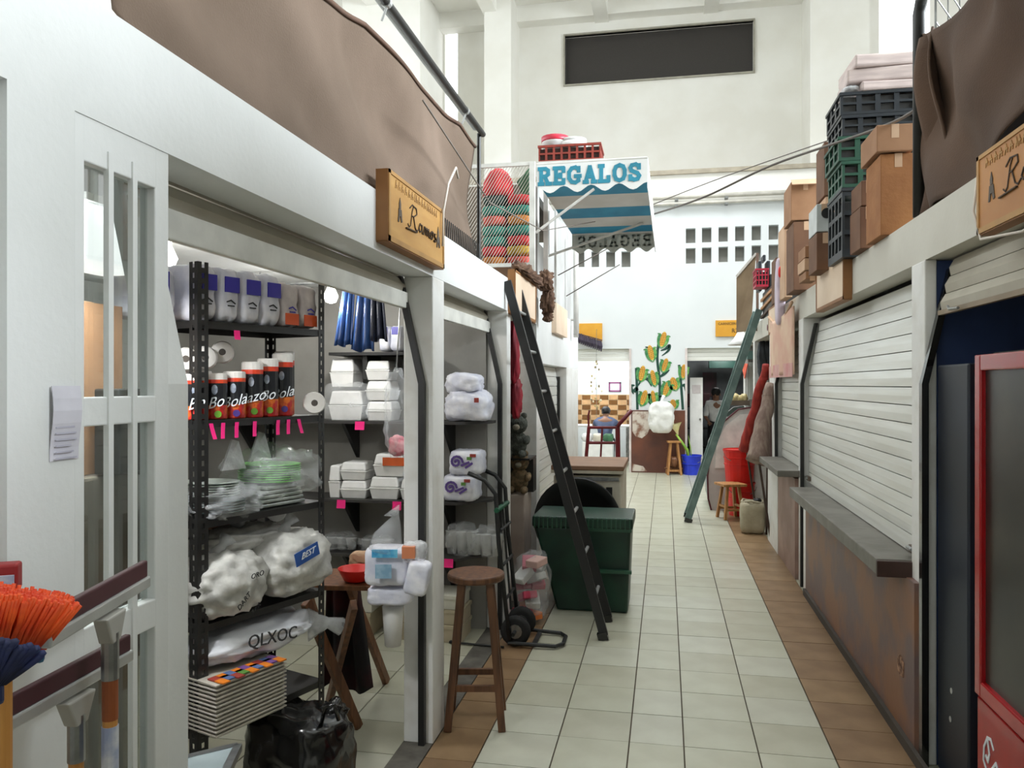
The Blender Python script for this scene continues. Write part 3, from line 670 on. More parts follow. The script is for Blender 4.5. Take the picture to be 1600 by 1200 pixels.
# ---- partition wall shelves
SH = [1.425, .905, .545]
for i, z in enumerate(SH):
    t = thing('wall_shelf', 'long dark wall shelf on the stall partition, ' + ('the topmost one, carrying foam boxes', 'the middle one, with printed napkin packs', 'the lowest, with clear bundles')[i], 'shelf', (-2.0, 5.1, z))
    q = MB(); q.prism([(-3.6, 5.265, z-.018), (-3.6, 4.95, z-.018), (-1.32, 4.95, z-.018), (-1.13, 5.15, z-.018), (-1.13, 5.265, z-.018)], (0, 0, .018)); build(q, 'board', mat('dark_shelf_board', (56, 54, 52), .5), t)
    for x in (-2.9, -2.12, -1.425):
        q = MB(); q.prism([(x-.012, 5.265, z-.02), (x-.012, 5.0, z-.02), (x-.012, 5.03, z-.05), (x-.012, 5.24, z-.25), (x-.012, 5.265, z-.27)], (.024, 0, 0)); build(q, 'bracket', BLACK, t)
t = thing('wall_shelf', 'high short black shelf under the ceiling of the stall', 'shelf', (-2.2, 5.1, 1.87))
q = MB(); q.bx(-2.2, -1.55, 4.95, 5.265, 1.86, 1.88); build(q, 'board', BLACK, t); q = MB(); q.bx(-1.98, -1.95, 5.0, 5.265, 1.70, 1.86); build(q, 'bracket', BLACK, t); q = MB(); q.bx(-1.7, -1.67, 5.0, 5.265, 1.70, 1.86); build(q, 'bracket', BLACK, t)
YS = 4.97
def onshelf(u, z): p = PZ(u, 600+FPX*(CH-z)/5.23, z) if z < CH-.05 else PY(u, 600, YS); return PY(u, 600, YS).x
def foam_box(u0, u1, z, h, label, y=None, group='foam boxes on the wall shelf', lid=True, mt=FOAM, dep=.20):
    y = YS+.02 if y is None else y
    x0, x1 = PY(u0, 600, y).x, PY(u1, 600, y).x
    c = Vector(((x0+x1)/2, y+dep/2, z)); wd = x1-x0
    t = thing('foam_box', label, 'foam box', c, group)
    q = MB(); q.ob(c+Vector((0, 0, h*.24)), (wd, dep, h*.48), None, .86); q.ob(c+Vector((0, 0, h*.49)), (wd*1.03, dep*1.03, .008)); build(q, 'base', mt, t, bevel=.012)
    if lid:
        q = MB(); Rr = Matrix.Rotation(math.pi, 3, 'Y'); q.ob(c+Vector((0, 0, h*.51+h*.245)), (wd, dep, h*.47), Rr, .86); build(q, 'lid', mt, t, bevel=.012)
    return t
zA = SH[0]+.001
foam_box(513, 566, zA, .20, 'wide white foam pack in clear film on the top wall shelf, lower of its pair')
q = MB(); a, b = PY(508, 600, YS).x, PY(570, 600, YS).x; q.pillow(((a+b)/2, YS+.10, zA+.126), (b-a+.03, .26, .25), p=6, res=8, amp=.02, seed=4); one(q, 'clear_bag', FILM, 'clear film bag around the pair of wide foam packs', 'plastic bag', smooth=True)
foam_box(515, 552, zA+.225, .19, 'white foam pack topping the film-wrapped pair beside the far rack post')
for i in range(3):
    foam_box(571, 612-2*i, zA+i*.135, .13, 'open white foam tray in the stack below the blue bags, ' + ('bottom one', 'middle one', 'top one')[i], lid=True)
zB = SH[1]+.001
foam_box(513, 530, zB, .22, 'narrow foam container behind the far rack post, end of the middle shelf')
foam_box(531, 572, zB, .12, 'rounded white foam container on the middle shelf, lower of two', lid=True)
foam_box(531, 571, zB+.122, .12, 'rounded white foam container on the middle shelf, upper of two', lid=True)
foam_box(577, 622, zB, .15, 'wide white foam container under the orange-labelled one')
t = foam_box(583, 631, zB+.152, .15, 'white foam container with an orange label on the middle shelf')
q = MB(); p0, p1 = PY(597, 705, YS), PY(632, 718, YS); q.bx(p0.x, p1.x, YS+.008, YS+.014, zB+.225, zB+.28); build(q, 'orange_label', mat('label_burnt_orange', (206, 92, 40), .5), t)
foam_box(625, 660, zB, .14, 'white foam container half hidden behind the white post')
# third shelf and the high shelf
zC = SH[2]+.001
for i, (u, s, lb) in enumerate(((535, (.22, .2, .11), 'crumpled clear bundle on the lowest wall shelf behind the far rack post'), (590, (.24, .2, .10), 'crumpled clear bundle on the lowest wall shelf beside the hanging napkin packs'), (722, (.20, .22, .21), 'clear bag of cups on the lowest wall shelf above the wooden stool'), (760, (.18, .2, .19), 'clear bag of round tubs at the end of the lowest wall shelf'))):
    x = PY(u, 600, 5.08).x
    t = thing('clear_bundle', lb, 'plastic bag', (x, 5.08, zC)); q = MB(); q.pillow((x, 5.08, zC+s[2]/2), s, p=2.6, res=10, amp=.03, seed=40+i); build(q, 'film_wrap', FILM, t, smooth=True)
    for k in range(3):
        q = MB(); q.lathe([(.0, 0), (.03, 0), (.042, s[2]*.7), (.044, s[2]*.72), (0, s[2]*.72)], (x-.07+.07*k, 5.08, zC+.004), 12); build(q, 'cup', mat('clear_cup', (206, 208, 206), .3), t, smooth=True)
for u, z, lb, sz in ((562, 1.425, 'pink price tag on the top wall shelf below the foam packs', .065), (533, .905, 'pink price tag on the middle wall shelf near the far rack post', .06), (620, .905, 'pink price tag on the middle wall shelf next to the white post', .06), (701, .545, 'pink price tag on the lowest wall shelf above the wooden stool', .06)):
    x = PY(u, 600, 4.94).x; tag_on((x, 4.945, z-.002), sz, .055, (1, 0, 0), lb, 'pink price tags on the wall shelves')
PURP = mat('label_purple', (92, 66, 140), .5)
for i, (u0, u1, z, h) in enumerate(((690, 742, zB, .17), (700, 750, zB+.172, .16))):
    x0, x1 = PY(u0, 600, YS).x, PY(u1, 600, YS).x
    t = thing('napkin_pack', 'white napkin pack with purple swirl print on the middle shelf, ' + ('lower', 'upper')[i] + ' of two', 'pack', ((x0+x1)/2, YS+.1, z), 'napkin packs with purple print')
    q = MB(); q.pillow(((x0+x1)/2, YS+.11, z+h/2), (x1-x0, .22, h), p=7, res=8, amp=.01, seed=50+i); build(q, 'wrapped_body', PACKF, t, smooth=True)
    q = MB(); q.strokes([[(.6*math.cos(k*.5)*(1-k/22), .6*math.sin(k*.5)*(1-k/22)) for k in range(20)], [(.5, -.3), (1.2, .0)], [(.9, -.5), (1.5, -.1)]], ((x0+x1)/2-.05, YS-.004, z+h*.55), Vector((.07, 0, 0)), Vector((0, 0, .07)), .014, .003); build(q, 'purple_swirl', PURP, t)
    q = MB(); q.ob(((x0+x1)/2+.06, YS-.004, z+h*.82), (.04, .005, .02)); q.k = 1; q.ob(((x0+x1)/2+.035, YS-.004, z+h*.7), (.03, .005, .02)); build(q, 'red_and_green_mark', [cols[3], cols[4]], t)
x0 = PY(696, 600, YS).x; t = thing('napkin_pack', 'white film-wrapped pack with a red mark on the top shelf behind the shutter post', 'pack', (x0+.12, 5.08, zA))
q = MB(); q.pillow((x0+.13, 5.08, zA+.10), (.30, .22, .20), p=4, res=9, amp=.025, seed=71); build(q, 'wrapped_body', PACKF, t, smooth=True); q = MB(); q.pillow((x0+.10, 5.08, zA+.25), (.24, .2, .13), p=4, res=8, amp=.02, seed=72); build(q, 'upper_pack', PACKF, t, smooth=True)
q = MB(); q.ob((x0+.21, 4.955, zA+.14), (.03, .006, .03)); build(q, 'red_mark', cols[3], t)
for i, u in enumerate((606, 624)):
    x = PY(u, 600, 5.05).x; t = thing('napkin_pack', 'small white pack with a blue top on the high black shelf, ' + ('beside the dark bag', 'nearest the white post')[i], 'pack', (x, 5.05, 1.88)); q = MB(); q.pillow((x, 5.05, 1.97), (.075, .16, .17), p=6, res=6, amp=.006, seed=i); build(q, 'wrapped_body', PACKF, t, smooth=True); q = MB(); q.ob((x, 4.968, 2.02), (.05, .006, .05)); build(q, 'blue_label', PB, t)
# hanging blue bags on a rail
t = thing('hanging_rail', 'thin steel rail under the stall ceiling carrying the blue bags', 'rail', (-2.0, 4.5, 2.28)); q = MB(); q.cyl((-2.5, 4.5, 2.28), (-1.5, 4.5, 2.28), .008); build(q, 'rod', STEEL, t); q = MB(); q.cyl((-2.45, 4.5, 2.28), (-2.45, 4.5, 2.36), .005); q.cyl((-1.55, 4.5, 2.28), (-1.55, 4.5, 2.36), .005); build(q, 'hook', STEEL, t)
BLB = mat('blue_bag', (52, 84, 140), .25, col2=(34, 58, 104), scale=3, stretch=(14, 14, 1), bump=.4, bscale=8); NVB = mat('navy_bag', (38, 44, 66), .3, col2=(28, 32, 48), scale=3, stretch=(12, 12, 1), bump=.4)
for i, (ut, ub, w_, zb, mt, lb) in enumerate(((545, 536, .09, 1.90, BLB, 'long blue plastic bag hanging from the rail beside the lamp'), (570, 566, .13, 1.87, BLB, 'wide blue plastic bag hanging in the middle of the rail'), (588, 592, .10, 1.93, NVB, 'dark navy plastic bag hanging last on the rail'))):
    pt, pb = PY(ut, 480, 4.5), PY(ub, 540, 4.5)
    q = MB(); q.sheet(lambda u, v: Vector((pt.x+(pb.x-pt.x)*v+(u-.5)*w_*(.7+.5*v), 4.5+.02*math.sin(u*16+i)*(.4+v*.6)+.01*(1-v), 2.285+(zb-2.285)*v+.01*math.sin(u*9+i)*v)), 18, 10)
    one(q, 'plastic_bag', mt, lb, 'plastic bag', 'bags hanging on the rail', solid=.012, smooth=True)
q = MB(); p = PY(619, 560, 4.4); q.pillow((p.x, 4.4, 1.50), (.13, .10, .52), p=2.4, res=10, amp=.03, seed=81); t = one(q, 'clear_bag', FILM, 'clear bag hanging behind the white post with pink goods in its foot', 'plastic bag', smooth=True)
q = MB(); q.pillow((p.x+.01, 4.4, 1.31), (.10, .08, .12), p=2.5, amp=.015, seed=3); build(q, 'pink_goods', mat('pink_goods', (224, 110, 130), .5, col2=(236, 180, 186), scale=20), t, smooth=True)
q = MB(); q.cyl((p.x, 4.4, 1.74), (p.x, 4.5, 2.275), .004, n=6); build(q, 'string', STEEL, t)
# stall lamps
LAMP = mat('lamp_glow', (255, 252, 240), .4, emit=14)
for i, (u, v, D) in enumerate(((517, 463, 4.85), (262, 404, 3.7))):
    p = PD(u, v, D); t = thing('ceiling_lamp', ('glowing round bulb beside the blue bags under the stall ceiling', 'glowing round bulb behind the near rack post')[i], 'lamp', p)
    q = MB(); q.lathe([(0, -.045), (.03, -.035), (.045, 0), (.03, .035), (.018, .06), (.018, .08)], p, 14); build(q, 'bulb', LAMP, t, smooth=True)
    q = MB(); q.cyl(p+Vector((0, 0, .08)), (p.x, p.y, 2.36), .022); build(q, 'holder', FOAM, t)
    l = bpy.data.lights.new('bulb_light', 'POINT'); l.energy = (26, 16)[i]; l.shadow_soft_size = .05; l.color = (1, .98, .94); o = bpy.data.objects.new('bulb_light', l); C.objects.link(o); o.location = p+Vector((.08, -.05, -.07))
# ---- trestle table with red bowl and dark cloth
t = thing('trestle_table', 'brown wooden trestle table with crossed legs inside the stall', 'table', PZ(540, 1090, 0))
zt = .74
tp = [PZ(500, 917, zt), PZ(572, 917, zt), PZ(572, 905, zt), PZ(470, 905, zt)]
p0 = PZ(575, 912, zt); cx = PZ(535, 912, zt)
q = MB(); Rt = rotz(.15); q.ob(cx+Vector((-.10, .12, -.012)), (.52, .34, .024), Rt); build(q, 'tabletop', WOOD, t, bevel=.004)
def leg(u0, v0, D0, u1, v1, D1, w_=.05):
    q = MB(); a, b = PD(u0, v0, D0), PZ(u1, v1, 0); a.z = zt-.03
    q.beam(a, b, .028, w_); build(q, 'leg', WOOD, t, bevel=.003)
leg(478, 938, 3.5, 560, 1137, 0); leg(553, 938, 3.45, 512, 1105, 0); leg(543, 940, 3.9, 604, 1066, 0); leg(470, 930, 4.1, 520, 1050, 0)
c = cx+Vector((.05, .05, 0)); c.z = zt
q = MB(); q.lathe([(.03, 0), (.06, .01), (.085, .06), (.088, .065), (.08, .062), (.05, .012), (0, .008)], c, 20); one(q, 'bowl', RED, 'red plastic bowl on the wooden trestle table', 'bowl', smooth=True)
q = MB(); q.pillow(cx+Vector((.02, .2, .06)), (.12, .08, .10), p=4, amp=.006); one(q, 'carton', CARDP, 'small pale carton behind the red bowl', 'carton')
pc = PD(532, 1030, 4.0)
q = MB(); q.sheet(lambda u, v: Vector((pc.x+(u-.5)*(.16+.10*v)+.03*v, pc.y+.03*math.sin(u*13)+.02, .71-(.71-.13)*v+.02*math.sin(u*7)*v)), 16, 12)
one(q, 'dark_cloth', mat('black_red_cloth', (24, 20, 22), .9, col2=(64, 14, 20), scale=3, lo=.35, hi=.5), 'black and dark red cloth hanging under the trestle table', 'cloth', solid=.01, smooth=True)
# cartons stacked under the shelves
for i, (x, z, s, mt, lb) in enumerate(((-1.50, 0, (.42, .26, .11), 'pale', 'flat pale carton on the floor behind the wooden stool, bottom of the stack'), (-1.49, .112, (.40, .25, .10), 'pale', 'flat pale carton behind the wooden stool, second in the stack'), (-1.51, .214, (.42, .26, .09), 'cream', 'cream flat box with vents on top of the stack behind the wooden stool'), (-2.12, 0, (.42, .26, .16), 'pale', 'pale carton on the floor below the trestle table'), (-2.1, .162, (.40, .25, .15), 'cream', 'cream carton stacked below the trestle table'))):
    t = thing('flat_carton', lb, 'carton', (x, 5.08, z)); mt = mat('carton_' + mt, (188, 176, 150) if mt == 'pale' else (206, 204, 190), .8)
    q = MB(); q.ob((x, 5.08, z+s[2]/2), s); build(q, 'box_body', mt, t, bevel=.004); q = MB(); q.ob((x, 5.08, z+s[2]-.012), (s[0]+.012, s[1]+.012, .022)); build(q, 'lid', mt, t)
# ---- napkin packs hanging on the post, in clear film
t = thing('hanging_napkin_pack', 'white napkin pack with light blue print hanging in clear film on the white post', 'pack', PD(600, 1000, 3.6))
def hp(u0, v0, u1, v1, D, dep, name, mt, seed, p=6):
    a, b = PD(u0, v0, D), PD(u1, v1, D); c = (a+b)/2; q = MB(); q.pillow(c+Vector((0, dep*.3, 0)), ((b-a).xy.length, dep, abs(a.z-b.z)), rotz(TH), p=p, res=9, amp=.006, seed=seed); return build(q, name, mt, t, smooth=True)
hp(567, 855, 637, 915, 3.45, .14, 'front_pack', PACKF, 1)
hp(571, 917, 641, 945, 3.48, .14, 'lower_pack', PACKF, 2)
LB = mat('label_light_blue', (110, 190, 220), .4, col2=(60, 150, 200), scale=40); LB2 = mat('label_pale_blue', (150, 180, 198), .4, col2=(120, 156, 180), scale=30)
xr = Vector((CS, SN, 0)); 
q = MB(); q.ob(PD(601, 865, 3.395), (.11, .004, .035), rotz(TH)); build(q, 'blue_band', LB, t); q = MB(); q.ob(PD(599, 893, 3.395), (.07, .004, .06), rotz(TH)); build(q, 'blue_picture', LB2, t)
q = MB(); a = PD(612, 800, 3.42)
q.tube([PD(602, 858, 3.47), PD(606, 838, 3.47), PD(614, 820, 3.47), PD(618, 806, 3.46), PD(612, 797, 3.46)], [.10, .085, .05, .02, .055], 16, .7); build(q, 'film_neck', FILM, t, smooth=True)
t = thing('hanging_napkin_pack', 'tilted white pack with an orange label hanging beside the blue-printed one', 'pack', PD(652, 930, 3.45))
c = PD(653, 902, 3.4); q = MB(); q.pillow(c, (.10, .09, .145), rotz(TH) @ Matrix.Rotation(.22, 3, 'Y'), p=6, res=8, amp=.005, seed=9); build(q, 'wrapped_body', PACKF, t, smooth=True)
q = MB(); q.ob(PD(639, 862, 3.40), (.055, .05, .05), rotz(TH)); build(q, 'orange_label', mat('label_soft_orange', (226, 140, 96), .5), t); q = MB(); q.pillow(PD(648, 862, 3.44), (.10, .10, .09), rotz(TH), p=4, amp=.01, seed=4); build(q, 'film_top', FILM2, t, smooth=True)
q = MB(); q.lathe([(.036, 0), (.046, .14), (.048, .175), (0, .175)], PD(614, 1008, 3.55), 18); one(q, 'cup_sleeve', FOAM, 'white sleeve of foam cups hanging below the blue-printed napkin packs', 'cups', smooth=True)
# ---- cleaning tools by the barred window
RUB = mat('maroon_rubber', (74, 34, 40), .6); POLE = mat('pole_wood', (206, 150, 78), .45, col2=(184, 126, 60), scale=4, stretch=(10, 10, 1))
def squeegee(pl, pr, ph, label, sticker=False):
    t = thing('floor_squeegee', label, 'squeegee', (ph.x, ph.y, 0), 'upturned squeegees by the window')
    d = (pr-pl).normalized(); L = (pr-pl).length; n = d.cross(E3).normalized(); Rm = axes(d, n, E3); c = (pl+pr)/2
    q = MB(); q.ob(c, (L, .012, .030), Rm); build(q, 'rubber_blade', RUB, t, bevel=.003)
    q = MB(); q.ob(c-E3*.024, (L*1.02, .020, .020), Rm); build(q, 'metal_channel', ALU, t, bevel=.003)
    h = Vector((ph.x, ph.y, ph.z))
    q = MB(); q.prism([h+d*.035-E3*.03+n*-.012, h-d*.035-E3*.03+n*-.012, h-d*.014-E3*.075+n*-.012, h+d*.014-E3*.075+n*-.012], n*.024); build(q, 'bracket', mat('bracket_grey', (190, 188, 180), .5, .3), t, bevel=.003)
    q = MB(); q.cyl(h-E3*.06, h-E3*.135, .0135); build(q, 'socket', STEEL, t)
    q = MB(); q.cyl(h-E3*.13, (h.x, h.y, .0), .0115); build(q, 'wooden_pole', POLE, t)
    if sticker:
        q = MB(); q.cyl(h-E3*.21, h-E3*.30, .0128, n=14); build(q, 'paper_sticker', mat('sticker_grey', (206, 208, 212), .6, col2=(150, 160, 190), scale=30), t)
        q = MB(); q.cyl(h-E3*.135, h-E3*.20, .0122, n=14); build(q, 'red_brown_sleeve', mat('sleeve_brown', (150, 78, 36), .5), t)
squeegee(PD(70, 975, 1.10), PD(226, 888, 1.43), PD(172, 930, 1.28), 'upturned squeegee with a paper sticker on its wooden pole', True)
squeegee(PD(2, 1110, 1.13), PD(200, 1003, 1.43), PD(119, 1058, 1.28), 'upturned squeegee with a bare yellow pole, lower of the two')
def broom(base, w_, tips, mt, mblock, label, n=46, rows=4, thick=.05, r=.0035):
    b0, b1 = base; t = thing('broom', label, 'broom', ((b0+b1)/2).xy.to_3d())
    d = (b1-b0).normalized(); nn = d.cross(E3).normalized(); rnd = random.Random(len(label))
    q = MB(); q.ob((b0+b1)/2, ((b1-b0).length, thick, w_), axes(d, nn, E3)); build(q, 'block', mblock, t, bevel=.006)
    q = MB()
    for i in range(n):
        for k in range(rows):
            f = (i+rnd.uniform(-.3, .3))/(n-1); f = max(0, min(1, f)); o = nn*((k/(rows-1)-.5)*thick*.9)
            a = b0.lerp(b1, f)+o+E3*w_*.4; e = tips[0].lerp(tips[1], f)+o*1.8+E3*rnd.uniform(-.006, .006)
            md = a.lerp(e, .5)+Vector((rnd.uniform(-.003, .003),)*3)
            q.tube([a, md, e], [r*.7, r, r*1.1], 5)
    build(q, 'bristles', mt, t, kind='stuff', smooth=True)
    q = MB(); c = (b0+b1)/2; q.cyl(c-E3*w_*.4, (c.x, c.y, 0), .0115); build(q, 'pole', POLE, t)
ORG = mat('orange_bristle', (246, 96, 30), .6, col2=(222, 66, 20), scale=30)
NAVY = mat('navy_plastic', (30, 42, 84), .5); TEAL = mat('teal_plastic', (38, 96, 130), .4)
broom((PD(-60, 1022, 1.06), PD(66, 1018, 1.12)), .022, (PD(-70, 912, 1.04), PD(116, 940, 1.14)), ORG, TEAL, 'upturned broom with bright orange bristles', n=60, rows=6, r=.0026)
broom((PD(-50, 1088, 1.0), PD(-10, 1078, 1.03)), .03, (PD(-60, 990, .98), PD(34, 1012, 1.03)), mat('navy_bristle', (34, 44, 92), .7, col2=(24, 32, 66), scale=30), NAVY, 'upturned broom with navy blue bristles below the orange one', n=22, rows=4, r=.0045)
t = thing('brush', 'red plastic brush back with a pale sticker behind the orange bristles', 'brush', PD(5, 900, 1.2).xy.to_3d())
q = MB(); q.ob(PD(-12, 902, 1.22), (.075, .03, .042), rotz(.5)); build(q, 'block', mat('red_block', (150, 34, 36), .5), t, bevel=.004)
q = MB(); q.ob(PD(4, 908, 1.198), (.03, .004, .016), rotz(.5)); build(q, 'sticker', mat('sticker_grey', (206, 208, 212)), t); q = MB(); p = PD(-14, 915, 1.24); q.cyl(p, (p.x, p.y, 0), .011); build(q, 'pole', POLE, t)
# ---- brown shade cloth and its pipe
t = thing('shade_cloth', 'long brown shade cloth hung along the top of the white stalls', 'cloth', (-1.1, 3, 2.4))
def cl(u, v):
    y = 1.45+(4.60-1.45)*u
    top = 3.15-.035-.22*max(0, (3.9-y)/2.4)**1.3-.05*abs(math.sin(y*2.2))
    bot = 2.398+.012*math.sin(y*7)+(.06*(1.60-y)/.17 if y < 1.60 else 0)
    z = bot+(top-bot)*v; bul = math.sin(v*math.pi)
    fold = .035*noise.noise(Vector((y*1.3+z*1.1, z*.9, 3)))+.02*noise.noise(Vector((y*3+z*2.4, z*1.5, 7)))+.02*math.sin((y*.9+z*1.6)*5)*bul
    return Vector((-1.105-.02*v+(fold-.03*bul), y, z))
q = MB(); q.sheet(cl, 90, 30); build(q, 'cloth_sheet', CLOTHB, t, smooth=True, solid=.004)
q = MB(); q.tube([cl(i/60, 1)+Vector((.004, 0, 0)) for i in range(61)], .010, 6); build(q, 'hem', mat('cloth_hem', (96, 72, 58), .9), t, smooth=True)
t = thing('pipe_rail', 'black pipe rail above the brown shade cloth', 'pipe', (-1.07, 3, 2.4))
q = MB(); q.cyl((-1.07, .8, 3.16), (-1.07, 4.62, 3.16), .017); build(q, 'pipe', mat('black_pipe', (36, 36, 34), .45), t, smooth=True)
for y in (1.0, 4.60):
    q = MB(); q.cyl((-1.09, y, 2.396), (-1.09, y, 3.16), .012); build(q, 'upright', BLACK, t)
for y in (2.95, 4.20):
    q = MB(); q.cyl((-1.07, y-.012, 3.16), (-1.07, y+.012, 3.16), .021); q.tube([(-1.07, y, 3.14), (-1.09, y, 3.09)], .005, 6); build(q, 'tie', ALU, t)
q = MB(); q.cyl((-1.10, .8, 3.185), (-1.10, 4.55, 3.185), .022); build(q, 'grey_conduit', mat('conduit_grey', (176, 178, 176), .5), t, smooth=True)
q = MB()
for i in range(26): y = 3.6+i*.038; q.beam((-1.085, y, 2.40), (-1.085, y+.02, 2.50), .004, .012)
build(q, 'edge_stitching', BLACK, t, kind='stuff')
# ---- wooden shop signs
RAMOS = [[(0, .1), (.06, 0), (.12, .1), (.2, .75), (.26, .95)], [(.08, .8), (.2, 1), (.4, .95), (.42, .72), (.28, .55), (.2, .52)], [(.26, .52), (.34, .1), (.42, 0), (.5, .12)],
         [(.66, .38), (.58, .42), (.52, .2), (.57, .05), (.65, .15), (.68, .4), (.68, .08), (.74, .05)], [(.76, .05), (.8, .4), (.86, .38), (.86, .06)], [(.86, .3), (.93, .4), (.95, .06)], [(.95, .3), (1.02, .4), (1.04, .08), (1.09, .05)],
         [(1.2, .4), (1.12, .3), (1.13, .08), (1.2, .05), (1.25, .2), (1.2, .4), (1.28, .36)], [(1.42, .38), (1.34, .36), (1.36, .24), (1.44, .14), (1.4, .03), (1.32, .06)], [(-.1, -.12), (.4, -.06)]]
def person_mark(q, o, xd, ud, s, nn):
    for pts in ([(-.12, .72), (0, 1.0), (.12, .72)], [(-.1, .72), (.1, .72), (.1, .56), (-.1, .56)], [(-.17, .54), (.17, .54), (.24, .25), (-.2, .25)], [(-.2, .26), (-.04, .26), (-.12, 0), (-.26, 0)], [(.04, .26), (.22, .26), (.3, .06), (.16, .02)]):
        q.prism([o+xd*(a*s)+ud*(b*s) for a, b in pts], nn*.002)
def sign(side, y0, y1, z0, z1, label, mt=SIGNW, me=SIGNE, word=None, frame=True, start=0):
    xb_ = side*1.060 if side < 0 else 1.118; xf = side*1.012 if side < 0 else 1.070
    t = thing('shop_sign', label, 'sign', (xb_, (y0+y1)/2, z0))
    q = MB(); q.bx(min(xb_, xf), max(xb_, xf), y0, y1, z0, z1); build(q, 'board', mt, t, bevel=.003)
    if frame:
        s = -side
        q = MB(); xa_ = xf; xe = xf+s*.004
        for a, b, c_, d_ in ((y0, y1, z0, z0+.02), (y0, y1, z1-.014, z1), (y0, y0+.018, z0, z1), (y1-.018, y1, z0, z1)): q.bx(min(xa_, xe), max(xa_, xe), a, b, c_, d_)
        build(q, 'border', me if mt is SIGNP else mat('sign_border', (190, 144, 82), .5), t)
        q = MB(); q.bx(min(xb_, xf), max(xb_, xf), y0-.004, y0-.0005, z0, z1); q.bx(min(xb_, xf), max(xb_, xf), y0, y1, z0-.005, z0-.0005); build(q, 'dark_edge', me, t)
    if word:
        nn = Vector((-side, 0, 0)); xd = Vector((0, 1, 0)) if side < 0 else Vector((0, -1, 0)); X = xf-side*.001
        H = z1-z0; L = y1-y0; oy = y0 if side < 0 else y1
        q = MB(); org = Vector((X, oy, z0+H*.36))+xd*(L*.30); q.strokes(RAMOS, org, xd*(L*.36), E3*(H*.36), .0045, .002); build(q, 'script_name', INK, t)
        q = MB(); person_mark(q, Vector((X, oy, z0+H*.34))+xd*(L*.17), xd, E3, H*.36, nn); build(q, 'figure_mark', mat('figure_ink', (92, 82, 72), .7), t)
        q = MB(); person_mark(q, Vector((X, oy, z0+H*.30))+xd*(L*.87), xd, E3, H*.36, nn); build(q, 'figure_mark', mat('figure_ink', (92, 82, 72)), t)
        q = MB(); rr = random.Random(5); x = L*.1
        while x < L*.85:
            w_ = rr.uniform(.012, .03); q.strokes([[(0, 0), (.4, 1), (.8, .1)], [(.1, .5), (.9, .5)]], Vector((X, oy, z0+H*.80))+xd*x, xd*w_, E3*.03, .005, .0015); x += w_*1.5
        build(q, 'faint_heading', mat('faint_heading', (192, 148, 92), .7), t)
    return t
sign(-1, 2.81, 3.56, 2.205, 2.472, 'golden wooden sign reading Ramos on the white beam beside the shade cloth', word=True)
sign(-1, 5.33, 6.22, 2.155, 2.455, 'blank pale wooden sign behind the top of the black ladder', SIGNP)
sign(-1, 7.45, 8.30, 2.155, 2.44, 'small blank pale sign on the white beam below the awning', SIGNP, frame=False)
q = MB(); q.tube([(-1.0, 3.50, 2.30), (-1.0, 3.51, 2.46), (-.99, 3.56, 2.60), (-.98, 3.66, 2.70), (-.98, 3.70, 2.66)], .006, 8); one(q, 'cable', mat('white_cable', (226, 216, 204), .5), 'white looped cable rising behind the Ramos sign', 'cable', smooth=True)
q = MB(); q.tube([(-1.0, 3.2, 2.86), (-.98, 4.4, 2.70), (-.98, 6.4, 2.92), (-.6, 6.9, 3.08)], .004, 6); one(q, 'cable', mat('grey_cable', (120, 112, 104), .6), 'thin grey cable running across the shade cloth to the awning', 'cable', smooth=True)
# ---- cage of coloured bundles above the stalls
YC = 6.45
FRM = mat('frame_white', (214, 212, 206), .5)
t = thing('storage_cage', 'white framed wire cage full of coloured bundles above the stalls', 'cage', (-1.5, YC, 2.4))
for x in (-2.3, -1.10):
    q = MB(); q.bx(x, x+.045, YC-.02, YC+.025, 2.396, 3.50); build(q, 'post', FRM, t)
for z in (2.64, 3.47):
    q = MB(); q.bx(-2.3, -1.06, YC-.015, YC+.015, z, z+.03); build(q, 'rail', FRM, t)
q = MB()
s0 = .026
for i in range(80):
    for sg in (1,):
        x = -2.7+i*s0; z0, z1 = 2.67, 3.47; dx = .50
        a, b = Vector((x, YC+.012, z0)), Vector((x+dx, YC+.012, z1))
        lo, hi = -2.28, -1.10
        def cut(p, r):
            f0 = max(0, (lo-p.x)/(r.x-p.x)); f1 = min(1, (hi-p.x)/(r.x-p.x))
            return (p.lerp(r, f0), p.lerp(r, f1)) if f1 > f0 else None
        k = cut(a, b)
        if k: q.beam(k[0], k[1], .004, .004)
build(q, 'wire_mesh', mat('wire_pale', (206, 200, 190), .5), t, kind='stuff')
q = MB(); q.bx(-2.25, -1.12, 6.50, 6.97, 2.402, 2.66); one(q, 'wooden_box', mat('box_brown', (120, 90, 68), .8), 'brown box carrying the coloured bundles in the wire cage', 'box', bevel=.01)
BC = {'red': (214, 44, 52), 'teal': (40, 134, 116), 'dark': (42, 66, 62), 'orange': (214, 132, 54), 'coral': (222, 92, 80), 'yellow': (200, 160, 52), 'green': (78, 128, 92)}
BM = {k: mat('bundle_'+k, v, .8, col2=tuple(x*.75 for x in v), scale=9, bump=.4, bscale=20) for k, v in BC.items()}
layers = [('orange', 'coral'), ('red', 'yellow'), ('teal', 'red'), ('teal', 'teal'), ('coral', 'orange'), ('teal', 'teal'), ('dark', 'red')]
zz = 2.662
